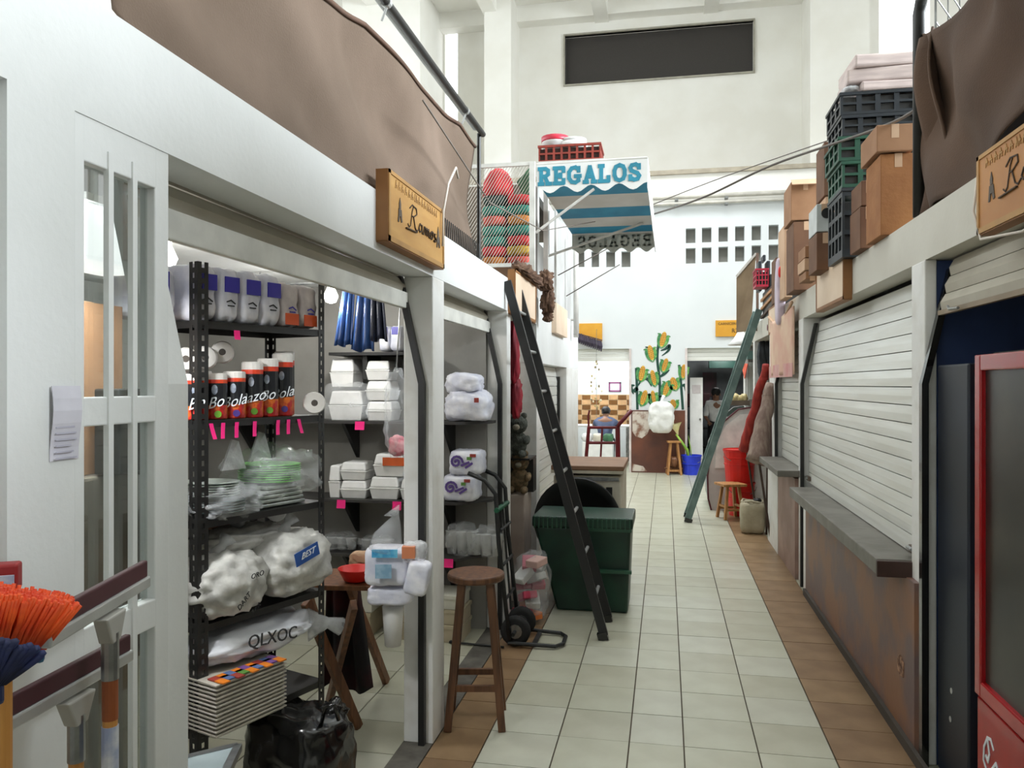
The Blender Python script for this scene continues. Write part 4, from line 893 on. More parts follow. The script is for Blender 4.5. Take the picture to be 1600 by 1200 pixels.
for i, (c0, c1) in enumerate(layers):
    h = .085
    for k, cc in enumerate((c0, c1)):
        x = -1.42+k*.21
        q = MB(); q.pillow((x, 6.62, zz+h/2), (.215 if i % 2 else .20, .22, h), p=4, res=6, amp=.006, seed=i*2+k)
        one(q, 'folded_bundle', BM[cc], '%s folded bundle behind the cage wire, %s of the %s pile' % ({'dark': 'dark green', 'coral': 'coral'}.get(cc, cc), ['bottom one', 'second from the bottom', 'third from the bottom', 'fourth from the bottom', 'fifth from the bottom', 'sixth from the bottom', 'top one'][i], 'shadier' if k == 0 else 'outer'), 'bundle', 'folded bundles in the wire cage', smooth=True)
    zz += h+.001
q = MB(); q.lathe([(.13, 0), (.135, .06), (.12, .14), (.085, .20), (.04, .235), (0, .245)], (-1.40, 6.62, zz), 20); one(q, 'domed_bundle', BM['red'], 'red dome shaped bundle on top of the shadier cage pile', 'bundle', smooth=True)
q = MB(); q.prism([(-1.19, 6.60, zz), (-1.125, 6.60, zz), (-1.125, 6.60, zz+.24), (-1.16, 6.60, zz+.20), (-1.24, 6.60, zz+.12)], (0, .1, 0)); one(q, 'green_bundle', BM['green'], 'green pointed bundle beside the white cage post', 'bundle', bevel=.01)
q = MB(); q.pillow((-1.02, 5.95, 2.49), (.10, 1.15, .09), p=2.6, res=12, amp=.045, seed=61, fs=5); q.pillow((-.975, 6.50, 2.52), (.10, .22, .16), p=2.4, res=9, amp=.05, seed=62, fs=4); q.pillow((-.965, 6.58, 2.37), (.09, .14, .24), p=2.4, res=9, amp=.05, seed=63, fs=4); q.pillow((-.97, 6.60, 2.25), (.07, .10, .12), p=2.4, res=8, amp=.03, seed=64, fs=4); one(q, 'brown_net', BURL, 'brown net bunched along the beam below the wire cage', 'net', smooth=True, kind='thing')
# ---- striped awning with REGALOS
AX0, AX1 = -1.05, -.145
AWW = mat('awning_white', (226, 226, 224), .7, col2=(212, 212, 208), scale=3); AWB = mat('awning_blue', (58, 158, 196), .6, col2=(48, 140, 180), scale=4)
t = thing('awning', 'blue and white striped awning with a scalloped REGALOS valance', 'awning', (-.6, 7.0, 2.9))
def scal(x0, x1, n, zt, zb, amp):
    pts = [(x0, zt), (x1, zt)]
    for i in range(n*8+1):
        f = 1-i/(n*8); pts.append((x0+(x1-x0)*f, zb+amp*math.cos(f*n*2*math.pi)))
    return pts
q = MB(); q.prism([(a, 6.50, b) for a, b in scal(AX0, AX1, 4, 3.49, 3.275, .028)], (0, .006, 0)); build(q, 'valance', AWW, t)
q = MB(); q.prism([(a, 7.50, b) for a, b in scal(-.87, -.095, 5, 3.09, 2.925, .022)], (0, .006, 0)); build(q, 'front_valance', mat('awning_greyed', (196, 198, 188), .8), t)
fr = [0, .2, .45, .65, .85, 1]
for i in range(5):
    a, b = fr[i], fr[i+1]; ya, yb = 6.51+.99*a, 6.51+.99*b; za, zb_ = 3.31-.22*a, 3.31-.22*b
    q = MB(); q.prism([(-1.02+.15*a, ya, za), (AX1+.05*a, ya, za), (AX1+.05*b, yb, zb_), (-1.02+.15*b, yb, zb_)], (0, 0, .005)); build(q, 'stripe', AWB if i % 2 == 0 else AWW, t)
q = MB(); q.prism([(AX1, 6.50, 3.50), (AX1+.05, 7.51, 3.10), (AX1+.05, 7.51, 2.90), (AX1, 6.50, 3.25)], (.006, 0, 0)); build(q, 'end_cheek', mat('awning_cheek', (244, 246, 246), .7), t)
q = MB(); q.cyl((AX0, 6.51, 3.49), (AX1, 6.51, 3.50), .012); build(q, 'frame_rail', FRM, t); q = MB(); q.cyl((-.87, 7.5, 3.09), (AX1+.05, 7.5, 3.09), .012); build(q, 'frame_rail', FRM, t)
for a, b in (((-1.06, 6.52, 2.93), (-.575, 6.52, 3.27)), ((-1.10, 7.3, 2.85), (-.20, 7.3, 3.13))):
    q = MB(); q.cyl(a, b, .012); build(q, 'strut', FRM, t)
SL = {'R': [[(0, 0), (.3, 0)], [(.15, 0), (.15, 1)], [(0, 1), (.45, 1), (.62, .88), (.62, .62), (.45, .5), (.15, .5)], [(.38, .5), (.62, 0)], [(.5, 0), (.8, 0)]],
      'E': [[(.15, 0), (.15, 1)], [(0, 0), (.65, 0), (.65, .25)], [(0, 1), (.65, 1), (.65, .75)], [(.15, .5), (.45, .5)], [(.45, .38), (.45, .62)]],
      'G': [[(.65, .72), (.65, 1)], [(.65, .85), (.45, 1), (.2, .95), (.03, .7), (.03, .3), (.2, .05), (.45, 0), (.65, .12), (.65, .42)], [(.42, .42), (.78, .42)]],
      'A': [[(0, 0), (.26, 0)], [(.12, 0), (.4, 1)], [(.4, 1), (.68, 0)], [(.54, 0), (.8, 0)], [(.22, .35), (.58, .35)]],
      'L': [[(0, 1), (.3, 1)], [(.15, 0), (.15, 1)], [(0, 0), (.62, 0), (.62, .3)]],
      'O': [[(.35, 1), (.12, .9), (.02, .65), (.02, .35), (.12, .1), (.35, 0), (.58, .1), (.68, .35), (.68, .65), (.58, .9), (.35, 1)]],
      'S': [[(.6, .72), (.6, .98)], [(.6, .85), (.4, 1), (.15, .95), (.05, .78), (.12, .6), (.5, .42), (.62, .25), (.52, .05), (.3, 0), (.1, .12)], [(.05, .28), (.05, 0)]]}
def slab(word, org, xd, ud, h, adv, wid, dep, name, mt, parent):
    for i, ch in enumerate(word):
        q = MB(); q.strokes(SL[ch], Vector(org)+Vector(xd)*(i*adv), Vector(xd)*h, Vector(ud)*h, wid, dep); build(q, name, mt, parent)
TQ = mat('turquoise_letter', (44, 136, 160), .6)
slab('REGALOS', (AX0+.02, 6.499, 3.325), (1, 0, 0), (0, 0, 1), .125, .124, .032, .003, 'letter', TQ, t)
slab('REGALOS', (AX1+.01, 7.497, 2.965), (-1, 0, 0), (0, 0, 1), .095, .102, .020, .016, 'letter', mat('letter_showthrough', (156, 162, 152), .8), t)
q = MB(); q.bx(-1.06, -.50, 6.56, 6.98, 3.51, 3.53); q.bx(-1.06, -1.02, 6.94, 6.98, 2.396, 3.51); one(q, 'top_board', FRM, 'white board above the awning carrying the red crate', 'board')
def crate(x0, x1, y0, y1, z0, z1, mt, label, group=None, nv=7, nh=3, name='crate'):
    t = thing(name, label, 'crate', ((x0+x1)/2, (y0+y1)/2, z0), group); w_ = .012
    q = MB(); q.bx(x0+w_, x1-w_, y0+w_, y1-w_, z0, z0+.012); build(q, 'base', mt, t)
    H = z1-z0
    for nm, ax, cst in (('side', 'Y', y0), ('side', 'Y', y1-w_), ('end', 'X', x0), ('end', 'X', x1-w_)):
        a0, a1 = (x0, x1) if ax == 'Y' else (y0+w_, y1-w_); n = nv if ax == 'Y' else max(3, int(nv*(y1-y0)/(x1-x0)))
        hs = []
        for i in range(n):
            for j in range(nh):
                p0 = a0+(a1-a0)*(i+.14)/n; p1 = a0+(a1-a0)*(i+.86)/n; hs.append((p0, p1, z0+H*(.08+.84*(j+.12)/nh), z0+H*(.08+.84*(j+.88)/nh)))
        q = MB(); panel_holes(q, ax, cst, cst+w_, a0, a1, z0, z1, hs); build(q, nm, mt, t)
    q = MB()
    for a, b, c_, d_ in ((x0-.006, x1+.006, y0-.006, y0+.006), (x0-.006, x1+.006, y1-.006, y1+.006), (x0-.006, x0+.006, y0, y1), (x1-.006, x1+.006, y0, y1)): q.bx(a, b, c_, d_, z1-.018, z1)
    build(q, 'rim', mt, t)
    q = MB(); q.bx(x0+.012, x1-.012, y0+.014, y1-.014, z0+.012, z0+H*.8); build(q, 'inner_shade', mat('crate_shadow', (60, 40, 36), .9) if mt.name.startswith('brick') else BLACK, t)  # dark block filling the crate, painted in for the shade inside it
    return t
crate(-1.05, -.53, 6.60, 6.93, 3.532, 3.675, mat('brick_red_plastic', (146, 58, 46), .5), 'brick red plastic crate on the board above the awning', nv=8, nh=2)
t = thing('paint_tub', 'white tub with a red band lying on the red crate above the awning', 'tub', (-.93, 6.76, 3.68)); q = MB(); q.lathe([(.10, 0), (.11, .05), (.115, .055), (.115, .065)], (-.93, 6.76, 3.678), 18); build(q, 'tub_body', FOAM, t, smooth=True); q = MB(); q.lathe([(.118, .062), (.12, .07), (.12, .105), (.09, .115), (0, .12)], (-.93, 6.76, 3.678), 18); build(q, 'red_lid', mat('lid_red', (196, 40, 62), .4), t, smooth=True)
q = MB(); q.lathe([(.12, 0), (.125, .02), (.12, .045), (.10, .055), (0, .058)], (-.775, 6.76, 3.678), 18); q.lathe([(.11, .058), (.115, .075), (.0, .09)], (-.775, 6.76, 3.678), 18); one(q, 'stacked_discs', FOAM, 'stack of white plastic discs on the red crate above the awning', 'discs', smooth=True)
q = MB(); q.cyl((-1.0, 9.0, 2.20), (-1.0, 9.0, 3.36), .03); q.tube([(-1.0, 9.0, 2.4), (-1.06, 9.0, 2.4)], .012); t = one(q, 'conduit_pole', FRM, 'white conduit pole standing beside the far end of the white stalls', 'pole', smooth=True)
q = MB(); q.bx(-1.055, -1.035, 7.6, 7.64, 2.40, 3.40); one(q, 'trim_post', FRM, 'slim white post on the upper storey behind the awning', 'post')
# ================================================================ CORRIDOR, LEFT SIDE
def stool(c, h, r, sp, label, mt=WOOD, round_=True, rot=.2, lw=.036, rails=(.20, .28)):
    t = thing('wooden_stool', label, 'stool', c); c = Vector(c)
    q = MB()
    if round_: q.lathe([(0, h-.035), (r*.96, h-.035), (r, h-.025), (r, h-.008), (r*.97, h), (0, h)], c, 28); build(q, 'seat', mt, t, smooth=False, bevel=.003)
    else: q.ob(c+E3*(h-.015), (2*r, 2*r, .03), rotz(rot)); build(q, 'seat', mt, t, bevel=.004)
    P = []
    for k in range(4):
        a = rot+math.pi/4+k*math.pi/2; top = c+Vector((math.cos(a)*r*.68, math.sin(a)*r*.68, h-.03)); bot = c+Vector((math.cos(a)*sp, math.sin(a)*sp, 0)); P.append((top, bot))
        q = MB(); q.beam(bot, top, lw, lw, (math.cos(a+.785), math.sin(a+.785), 0)); build(q, 'leg', mt, t, bevel=.003)
    for k in range(4):
        z = rails[k % 2]; f = z/(h-.03); a = P[k][1].lerp(P[k][0], f); b = P[(k+1) % 4][1].lerp(P[(k+1) % 4][0], f)
        q = MB(); q.beam(a, b, lw*.55, lw*.8); build(q, 'stretcher', mt, t)
    return t
WOODD = mat('dark_stool_wood', (104, 68, 42), .5, col2=(74, 46, 28), scale=5, stretch=(8, 8, .8), lo=.35, hi=.6)
stool((-.925, 3.84, 0), .735, .142, .185, 'round wooden bar stool standing in front of the white shutter post', WOODD, rot=TH)
# black hand truck
def hand_truck(c, ya, yb, h, label, mt, ang, top_hook=True, green=True):
    x = c[0]; t = thing('hand_truck', label, 'hand truck', (x, (ya+yb)/2, 0))
    for y in (ya, yb):
        q = MB(); q.tube([(x+.03, y, .05), (x-.04, y, h*.6), (x-.06, y, h*.88), (x-.13, y, h*.96), (x-.24, y, h)], .014, 8); build(q, 'upright', mt, t, smooth=True)
    for z in (.30, .52, .74):
        q = MB(); q.cyl((x+.03-.07*z/h-.01, ya, z), (x+.03-.07*z/h-.01, yb, z), .010); build(q, 'cross_bar', mt, t)
    q = MB(); ym = (ya+yb)/2; q.cyl((x+.01, ym, .2), (x-.05, ym, .9), .008); build(q, 'centre_bar', mt, t)
    if green: q = MB(); q.cyl((x-.05, ya-.02, h*.79), (x-.05, yb+.02, h*.79), .017); build(q, 'green_cross_bar', mat('green_paint', (22, 92, 62), .5), t)
    q = MB(); q.tube([(x+.02, ya, .03), (x+.32, ya+.02, .02), (x+.36, ya+.08, .02), (x+.36, yb-.08, .02), (x+.32, yb-.02, .02), (x+.02, yb, .03)], .013, 8); q.beam((x+.18, ya, .02), (x+.18, yb, .02), .03, .006); build(q, 'toe_plate', mt, t)
    q = MB(); q.cyl((x+.06, ya-.04, .095), (x+.06, yb+.04, .095), .012); build(q, 'axle', mt, t)
    for y in (ya+.05, yb-.05):
        q = MB(); q.lathe([(.02, -.02), (.07, -.025), (.095, -.018), (.095, .018), (.07, .025), (.02, .02)], (x+.06, y, .095), 20, axes((1, 0, 0), (0, 0, 1), (0, -1, 0))); w_ = build(q, 'wheel', mat('tyre_rubber', (24, 24, 24), .8), t, smooth=True)
        q = MB(); q.lathe([(0, -.027), (.045, -.027), (.045, .027), (0, .027)], (x+.06, y, .095), 12, axes((1, 0, 0), (0, 0, 1), (0, -1, 0))); build(q, 'hub', STEEL, w_)
    return t
hand_truck((-1.0, 0), 4.93, 5.24, 1.10, 'black hand truck with green bar leaning at the second white post', mat('truck_black', (26, 28, 28), .5), 0)
q = MB(); q.tube([(-1.36, 4.93, .012), (-1.0, 4.90, .012)], .007); q.tube([(-1.36, 4.93, .012), (-1.34, 5.10, .012)], .007); one(q, 'wire_hoop', mat('truck_black', (26, 28, 28)), 'bent black wire lying on the floor behind the wooden stool', 'wire', smooth=True)
# bag of packets on the floor, plush toys, red cloths
t = thing('packet_bag', 'clear bag of colourful packets on the floor beyond the black hand truck', 'bag', (-.93, 5.56, 0))
q = MB(); q.pillow((-.93, 5.56, .24), (.25, .34, .48), p=2.8, res=10, amp=.03, seed=91); build(q, 'film_bag', FILM, t, smooth=True)
rr = random.Random(3)
for i in range(12):
    cc = rr.choice([(214, 52, 60), (226, 120, 50), (226, 226, 222), (210, 210, 205), (200, 60, 90), (230, 190, 180)])
    q = MB(); q.ob((-.93+rr.uniform(-.06, .06), 5.54+rr.uniform(-.10, .08), .06+.034*i), (.10, .13, .05), rotz(rr.uniform(-1, 1)) @ Matrix.Rotation(rr.uniform(-.6, .6), 3, 'X')); build(q, 'packet', mat('packet_%d' % (sum(cc)), cc, .5), t, bevel=.006)
def plush(c, s, mt, label):
    t = thing('plush_toy', label, 'plush toy', c); c = Vector(c); fur = mt
    q = MB(); q.pillow(c+E3*.11*s, (.15*s, .13*s, .20*s), p=2.2, res=9, amp=.012, seed=3); build(q, 'body', fur, t, smooth=True)
    q = MB(); q.pillow(c+Vector((.01, -.02, .255*s)), (.15*s, .14*s, .14*s), p=2.1, res=9, amp=.010, seed=4); build(q, 'head', fur, t, smooth=True)
    for sx in (-1, 1):
        q = MB(); q.pillow(c+Vector((sx*.055*s, -.01, .325*s)), (.05*s, .03*s, .05*s), p=2, res=5); build(q, 'ear', fur, t, smooth=True)
        q = MB(); q.pillow(c+Vector((sx*.085*s, -.05*s, .14*s)), (.05*s, .10*s, .055*s), Matrix.Rotation(.5, 3, 'X'), p=2.2, res=5); build(q, 'arm', fur, t, smooth=True)
        q = MB(); q.pillow(c+Vector((sx*.055*s, -.08*s, .035*s)), (.06*s, .12*s, .06*s), p=2.2, res=5); build(q, 'leg', fur, t, smooth=True)
        q = MB(); q.pillow(c+Vector((sx*.028*s, -.093*s, .275*s)), (.014*s, .01*s, .014*s), p=2, res=4); build(q, 'eye', BLACK, t, smooth=True)
    q = MB(); q.pillow(c+Vector((.01, -.095*s, .24*s)), (.055*s, .04*s, .045*s), p=2, res=5); build(q, 'muzzle', mat('muzzle_pale', (176, 168, 150), .9), t, smooth=True)
q = MB(); q.bx(-1.36, -1.06, 5.98, 6.30, 0, .82); one(q, 'display_block', mat('dusty_pink_plaster', (196, 182, 172)), 'narrow plaster ledge below the plush toys', 'ledge', bevel=.01)
plush((-1.13, 6.05, 1.10), 1.0, mat('grey_plush', (104, 108, 100), 1, col2=(76, 80, 74), scale=40, bump=1, bscale=150), 'grey plush bear sitting above the tan one')
plush((-1.12, 6.08, .821), .95, mat('tan_plush', (148, 122, 92), 1, col2=(110, 96, 72), scale=40, bump=1, bscale=150), 'tan plush bear sitting on the plaster ledge')
q = MB(); q.bx(-1.25, -1.02, 6.15, 6.3, .821, 1.08); q.bx(-1.25, -1.02, 5.98, 6.3, 1.085, 1.098); one(q, 'small_stand', BLACK, 'small black stand holding the grey plush bear', 'stand')
for i, (u, v0, v1, w_, lb) in enumerate(((803, 500, 600, .10, 'dark red cloth bag hanging inside the stall beyond the second post'), (806, 588, 655, .13, 'round red bag hanging lower inside the stall beyond the second post'))):
    a, b = PX(u, v0, -1.10), PX(u, v1, -1.10); q = MB(); q.pillow((a+b)/2, (.08, w_*1.3, abs(a.z-b.z)), p=2.4, res=9, amp=.02, seed=i); one(q, 'red_bag', mat('crimson_cloth', (176, 28, 52), .6, col2=(130, 18, 38), scale=5), lb, 'bag', smooth=True)
# black ladder
def ladder(foot, top, dy, n, mt, mr, label, w_=.07, t_=.025, rr=.012):
    f, tp = Vector(foot), Vector(top); t = thing('ladder', label, 'ladder', f); o = Vector((0, dy, 0)) if not isinstance(dy, Vector) else dy
    for k in (0, 1):
        q = MB(); q.beam(f+o*k+E3*.03, tp+o*k, w_, t_, o); rl = build(q, 'rail', mt, t, bevel=.002)
        q = MB(); q.beam(f+o*k, f+o*k+(tp-f).normalized()*.05, w_*1.15, t_*1.6, o); build(q, 'rubber_foot', BLACKG, rl)
    for i in range(n):
        p = f.lerp(tp, (i+.9)/(n+.6)); q = MB(); q.cyl(p, p+o, rr, n=8); build(q, 'rung', mr, t)
    return t
ladder((-.395, 5.20, 0), (-1.045, 5.22, 2.36), .40, 8, mat('ladder_black', (26, 27, 28), .4), ALU, 'black ladder with aluminium rungs leaning on the left-hand white beam', w_=.058, t_=.03)
# green container, black basin, freezer
def bin_(pts_b, pts_t, mt, label, name, ribs=12, y0=5.78, y1=6.25, zt=.62, parts=True):
    t = thing(name, label, 'container', ((pts_b[0]+pts_b[1])/2, (y0+y1)/2, 0)); b0, b1 = pts_b; t0, t1 = pts_t
    q = MB(); vs = [(b0, y0+.04, 0), (b1, y0+.04, 0), (b1, y1-.04, 0), (b0, y1-.04, 0), (t0, y0, zt), (t1, y0, zt), (t1, y1, zt), (t0, y1, zt)]
    q.add(vs, [(0, 1, 2, 3), (4, 7, 6, 5), (0, 4, 5, 1), (1, 5, 6, 2), (2, 6, 7, 3), (3, 7, 4, 0)]); build(q, 'body', mt, t, bevel=.02)
    return t
t = bin_((-.79, -.27), (-.95, -.245), DGREEN, 'large dark green plastic container behind the foot of the black ladder', 'plastic_container')
q = MB(); q.bx(-.965, -.23, 5.76, 6.27, .62, .70); build(q, 'rim', DGREEN, t, bevel=.012)
for i in range(22):
    q = MB(); x = -.95+i*.033; q.bx(x, x+.009, 5.748, 5.762, .615, .70); build(q, 'rib', mat('green_rib', (48, 92, 70), .4), t)
for z in (.30, .60):
    q = MB(); q.bx(-.60, -.24, 5.765, 5.80, z, z+.022); build(q, 'band', mat('green_rib', (48, 92, 70)), t)
t = thing('black_basin', 'big round black basin stood on edge behind the green container', 'basin', (-.75, 6.42, 0)); q = MB()
Rb = axes((1, 0, 0), (0, 0, 1), (0, -1, 0)); q.lathe([(.0, -.10), (.22, -.10), (.29, -.02), (.345, .02), (.355, .03), (.345, .035), (.28, 0), (.21, -.08), (0, -.08)], (-.70, 6.42, .56), 32, Rb); build(q, 'bowl', mat('basin_black', (30, 30, 30), .55), t, smooth=True)
q = MB(); q.ob((-.70, 6.46, .10), (.3, .14, .2)); build(q, 'foot_block', BLACK, t)
t = thing('chest_freezer', 'old white chest with a worn brown lid behind the green container', 'freezer', (-.75, 7.1, 0))
FX0, FX1, FY0, FY1 = -.93, -.36, 6.66, 7.5
q = MB(); q.bx(FX0, FX1, FY0, FY1, .04, .90); build(q, 'cabinet', mat('old_white_enamel', (206, 202, 188), .5, col2=(180, 170, 150), scale=3), t, bevel=.015)
q = MB(); q.bx(FX0-.02, FX1+.02, FY0-.02, FY1, .92, .945); build(q, 'lid_trim', mat('lid_cream', (214, 206, 186), .5), t); q = MB(); q.bx(FX0-.02, FX1+.02, FY0-.02, FY1, .945, .985); build(q, 'lid', mat('lid_brown', (150, 112, 84), .6), t, bevel=.008)
q = MB(); q.bx(FX0+.02, FX1-.02, FY0-.012, FY0, .86, .89); q.k = 1; q.cyl((FX0+.24, FY0-.02, .84), (FX0+.24, FY0, .84), .018); build(q, 'latch', [STEEL, BLACK], t)
q = MB(); q.ob((FX1-.10, FY0-.02, .76), (.05, .03, .10)); build(q, 'plug', BLACK, t); q = MB(); q.tube([(FX1-.10, FY0-.02, .72), (FX1-.06, FY0-.02, .60), (FX1-.10, FY0-.02, .52), (FX1-.14, FY0-.015, .62)], .007); build(q, 'cord', BLACK, t, smooth=True)
# red hand truck, red bin
t = thing('hand_truck', 'dark red hand truck with a raised handle beyond the chest', 'hand truck', (-.6, 8.0, 0))
a = [PD(915, 724, 8.0), PD(920, 668, 8.0), PD(965, 668, 7.9), PD(955, 829, 7.9)]
q = MB(); q.tube([Vector((a[0].x, a[0].y, .05)), a[0], a[1]], .018); build(q, 'upright', DRED, t); q = MB(); b = PD(968, 829, 7.9); q.tube([Vector((b.x-.06, b.y, .05)), PD(966, 740, 7.9), a[2]], .024); build(q, 'upright', DRED, t)
for v in (668, 692):
    q = MB(); q.cyl(PD(918, v, 8.0), PD(966, v, 7.9), .014); build(q, 'cross_bar', DRED, t)
q = MB(); q.cyl(PD(941, 668, 8.0), PD(938, 724, 8.0), .010); build(q, 'cross_bar', DRED, t)
q = MB(); q.tube([a[2], PD(968, 662, 7.9), PD(987, 641, 7.9)], .020); build(q, 'handle', DRED, t, smooth=True); q = MB(); q.tube([PD(920, 668, 8.0), PD(919, 650, 8.0), PD(921, 641, 8)], .010); build(q, 'handle', DRED, t)
q = MB(); q.cyl(PD(960, 740, 7.85), PD(972, 828, 7.85), .012); q.cyl(PD(955, 826, 7.85), PD(965, 740, 7.85), .012); build(q, 'brace', DRED, t)
for u in (958, 973):
    q = MB(); p = PD(u, 815, 7.75); p.z = .12; q.lathe([(.02, -.03), (.10, -.03), (.12, 0), (.10, .03), (.02, .03)], p, 20, axes((0, 1, 0), (0, 0, 1), (1, 0, 0))); build(q, 'wheel', mat('tyre_rubber', (24, 24, 24)), t, smooth=True)
q = MB(); q.prism([PD(910, 722, 7.95).xy.to_3d()+E3*.04, PD(970, 722, 7.9).xy.to_3d()+E3*.04, PD(970, 722, 8.2).xy.to_3d()+E3*.04, PD(910, 722, 8.25).xy.to_3d()+E3*.04], (0, 0, .012)); build(q, 'toe_plate', DRED, t)
t = thing('red_bin', 'dark red ribbed plastic bin behind the red hand truck', 'bin', PZ(955, 778, 0))
c = PZ(952, 778, 0); c.y += .15; q = MB(); q.lathe([(0, 0), (.15, 0), (.155, .02), (.165, .5), (.185, .52), (.185, .57), (.17, .57)], c, 24, sq=(1.1, 1)); build(q, 'body', DRED, t, smooth=True)
for k in range(10):
    q = MB(); an = k*.628; q.beam(c+Vector((.172*math.cos(an), .158*math.sin(an), .03)), c+Vector((.186*math.cos(an), .170*math.sin(an), .5)), .012, .012); build(q, 'rib', DRED, t)
# ================================================================ RIGHT ROW
closed(3.95, 6.90, .86, 2.19, 15, 'wide closed white roller shutter above the long stone counter', 1)
closed(7.12, 8.45, .94, 2.19, 15, 'narrow closed white roller shutter beyond the long stone counter', 1)
guide(3.905, 3.945, BLACK, 'black edge of the shutter rail on the post facing the long counter', 1) if False else None
guide(6.86, 6.90, BLACK, 'thin black shutter rail at the far end of the wide closed shutter', 1)
guide(8.41, 8.45, BLACK, 'thin black shutter rail at the far end of the narrow closed shutter', 1)
guide(3.715, 3.755, BLACKG, 'thick black bent shutter rail framing the navy stall', 1)
for y, zc, lb in ((6.82, .90, 'small shutter latch at the far end of the long counter'), (4.02, .89, 'small shutter latch at the near end of the long counter')):
    t = thing('shutter_latch', lb, 'latch', (1.14, y, zc)); q = MB(); q.ob((1.145, y, zc), (.02, .10, .035)); build(q, 'plate', mat('rusty_steel', (110, 96, 84), .6, .4), t, bevel=.003); q = MB(); q.cyl((1.13, y-.03, zc+.005), (1.13, y+.04, zc+.005), .010); build(q, 'bolt', STEEL, t)
# open shutter of the navy stall
t = thing('roller_shutter', 'rolled-up beige shutter above the red drinks fridge', 'shutter', (1.2, 2.9, 2.0))
for i in range(3):
    q = MB(); z = 1.985+.075*i; d = 1.165+.018*i; q.prism([(d, 1.9, z), (d-.006, 1.9, z+.035), (d+.014, 1.9, z+.071), (d+.026, 1.9, z+.071), (d+.012, 1.9, z)], (0, 1.80, 0)); build(q, 'slat', BEIGE, t)
q = MB(); q.bx(1.15, 1.17, 1.9, 3.70, 1.965, 1.985); build(q, 'bottom_bar', mat('bar_tan', (150, 132, 108), .5), t)
q = MB(); q.tube([(1.145, 3.56, 1.99), (1.13, 3.50, 1.975), (1.13, 3.40, 1.97)], .006); build(q, 'handle', STEEL, t)
# counters
CONC = mat('counter_stone', (112, 108, 100), .45, col2=(90, 86, 78), scale=6, bump=.1)
t = thing('stone_counter', 'long grey stone counter below the wide closed shutter', 'counter', (1.07, 5.2, .77)); q = MB(); q.bx(.965, 1.30, 3.955, 6.60, .78, .855); build(q, 'slab', CONC, t, bevel=.006)
q = MB(); q.bx(.963, 1.12, 3.935, 3.953, .775, .85); build(q, 'brown_end', mat('brown_stone', (72, 46, 36), .5, col2=(56, 36, 30)), t, bevel=.003)
t = thing('stone_counter', 'short grey stone counter below the narrow closed shutter', 'counter', (1.05, 7.7, .86)); q = MB(); q.bx(.935, 1.25, 7.06, 8.40, .88, .935); build(q, 'slab', CONC, t, bevel=.005)
# drinks fridge and navy cabinet
RF = mat('fridge_red', (150, 14, 20), .25, col2=(160, 14, 20), coat=.3)
t = thing('drinks_fridge', 'red drinks fridge with a dark glass door inside the navy stall', 'fridge', (1.5, 3.0, 0))
q = MB(); fx = 1.15; y0, y1 = 2.62, 3.29
q.bx(fx+.06, 1.85, y0, y1, .06, 1.79); build(q, 'cabinet', mat('fridge_black', (20, 22, 24), .4), t, bevel=.01)
q = MB(); q.bx(fx, fx+.05, y0, y0+.05, .50, 1.78); q.bx(fx, fx+.05, y1-.055, y1, .50, 1.78); q.bx(fx, fx+.05, y0+.05, y1-.055, 1.72, 1.78); q.bx(fx, fx+.05, y0+.05, y1-.055, .50, .56); build(q, 'door_frame', RF, t, bevel=.006)
q = MB(); q.bx(fx+.02, fx+.03, y0+.05, y1-.055, .56, 1.72); build(q, 'glass', mat('dark_fridge_glass', (52, 50, 44), .3, col2=(30, 30, 27), scale=3), t)
q = MB(); q.bx(fx-.03, fx, y0+.015, y0+.04, .80, 1.2); build(q, 'door_handle', BLACK, t, bevel=.004)
q = MB(); q.bx(fx+.01, fx+.06, y0, y1, .06, .49); build(q, 'lower_panel', RF, t, bevel=.006)
q = MB(); q.strokes([[(.9, .8), (.7, 1), (.45, .95), (.2, .6), (.15, .2), (.4, 0), (.8, .2)], [(.45, .95), (.6, .55), (.5, .3), (.35, .4)], [(.8, .2), (1.1, .5), (1.3, .3), (1.1, .1), (1.0, .3)]], (fx+.009, y1-.05, .25), (0, -.12, 0), (0, 0, .13), .011, .002); build(q, 'white_script', mat('script_white', (226, 232, 236)), t)
t = thing('tall_cabinet', 'tall dark navy cabinet beside the red drinks fridge', 'cabinet', (1.5, 3.5, 0)); q = MB(); q.bx(1.145, 1.9, 3.34, 3.69, .03, 1.75); build(q, 'body', mat('navy_black', (24, 32, 46), .45, col2=(18, 24, 34), scale=2), t, bevel=.008)
for z in (.42, .30):
    q = MB(); q.lathe([(0, .002), (.012, .002), (.012, 0)], (1.144, 3.52+.1*(.36-z), z), 10, axes((0, 1, 0), (0, 0, 1), (-1, 0, 0))); build(q, 'sticker', ALU, t)
q = MB(); q.bx(1.192, 1.88, 3.35, 3.68, 0, .03); build(q, 'foot', BLACK, t)
# signs of the right row
sign(1, 2.30, 3.03, 2.19, 2.46, 'golden wooden sign with the name cut off at the edge of the photo', word=True, mt=mat('sign_wood_dark', (190, 134, 78), .5, col2=(176, 120, 66), scale=3))
sign(1, 5.15, 6.05, 2.19, 2.50, 'blank pale wooden sign below the grey appliance box', SIGNP)
sign(1, 7.95, 8.75, 2.19, 2.46, 'small blank pale sign above the hanging beige cloth bag', SIGNP)
q = MB(); q.tube([(1.08, 3.05, 2.42), (1.07, 3.07, 2.28), (1.07, 3.0, 2.17), (1.08, 2.7, 2.14), (1.08, 2.3, 2.17)], .005); one(q, 'cable', mat('white_cable', (226, 216, 204)), 'thin pale cable looping below the golden sign with the cut-off name', 'cable', smooth=True)
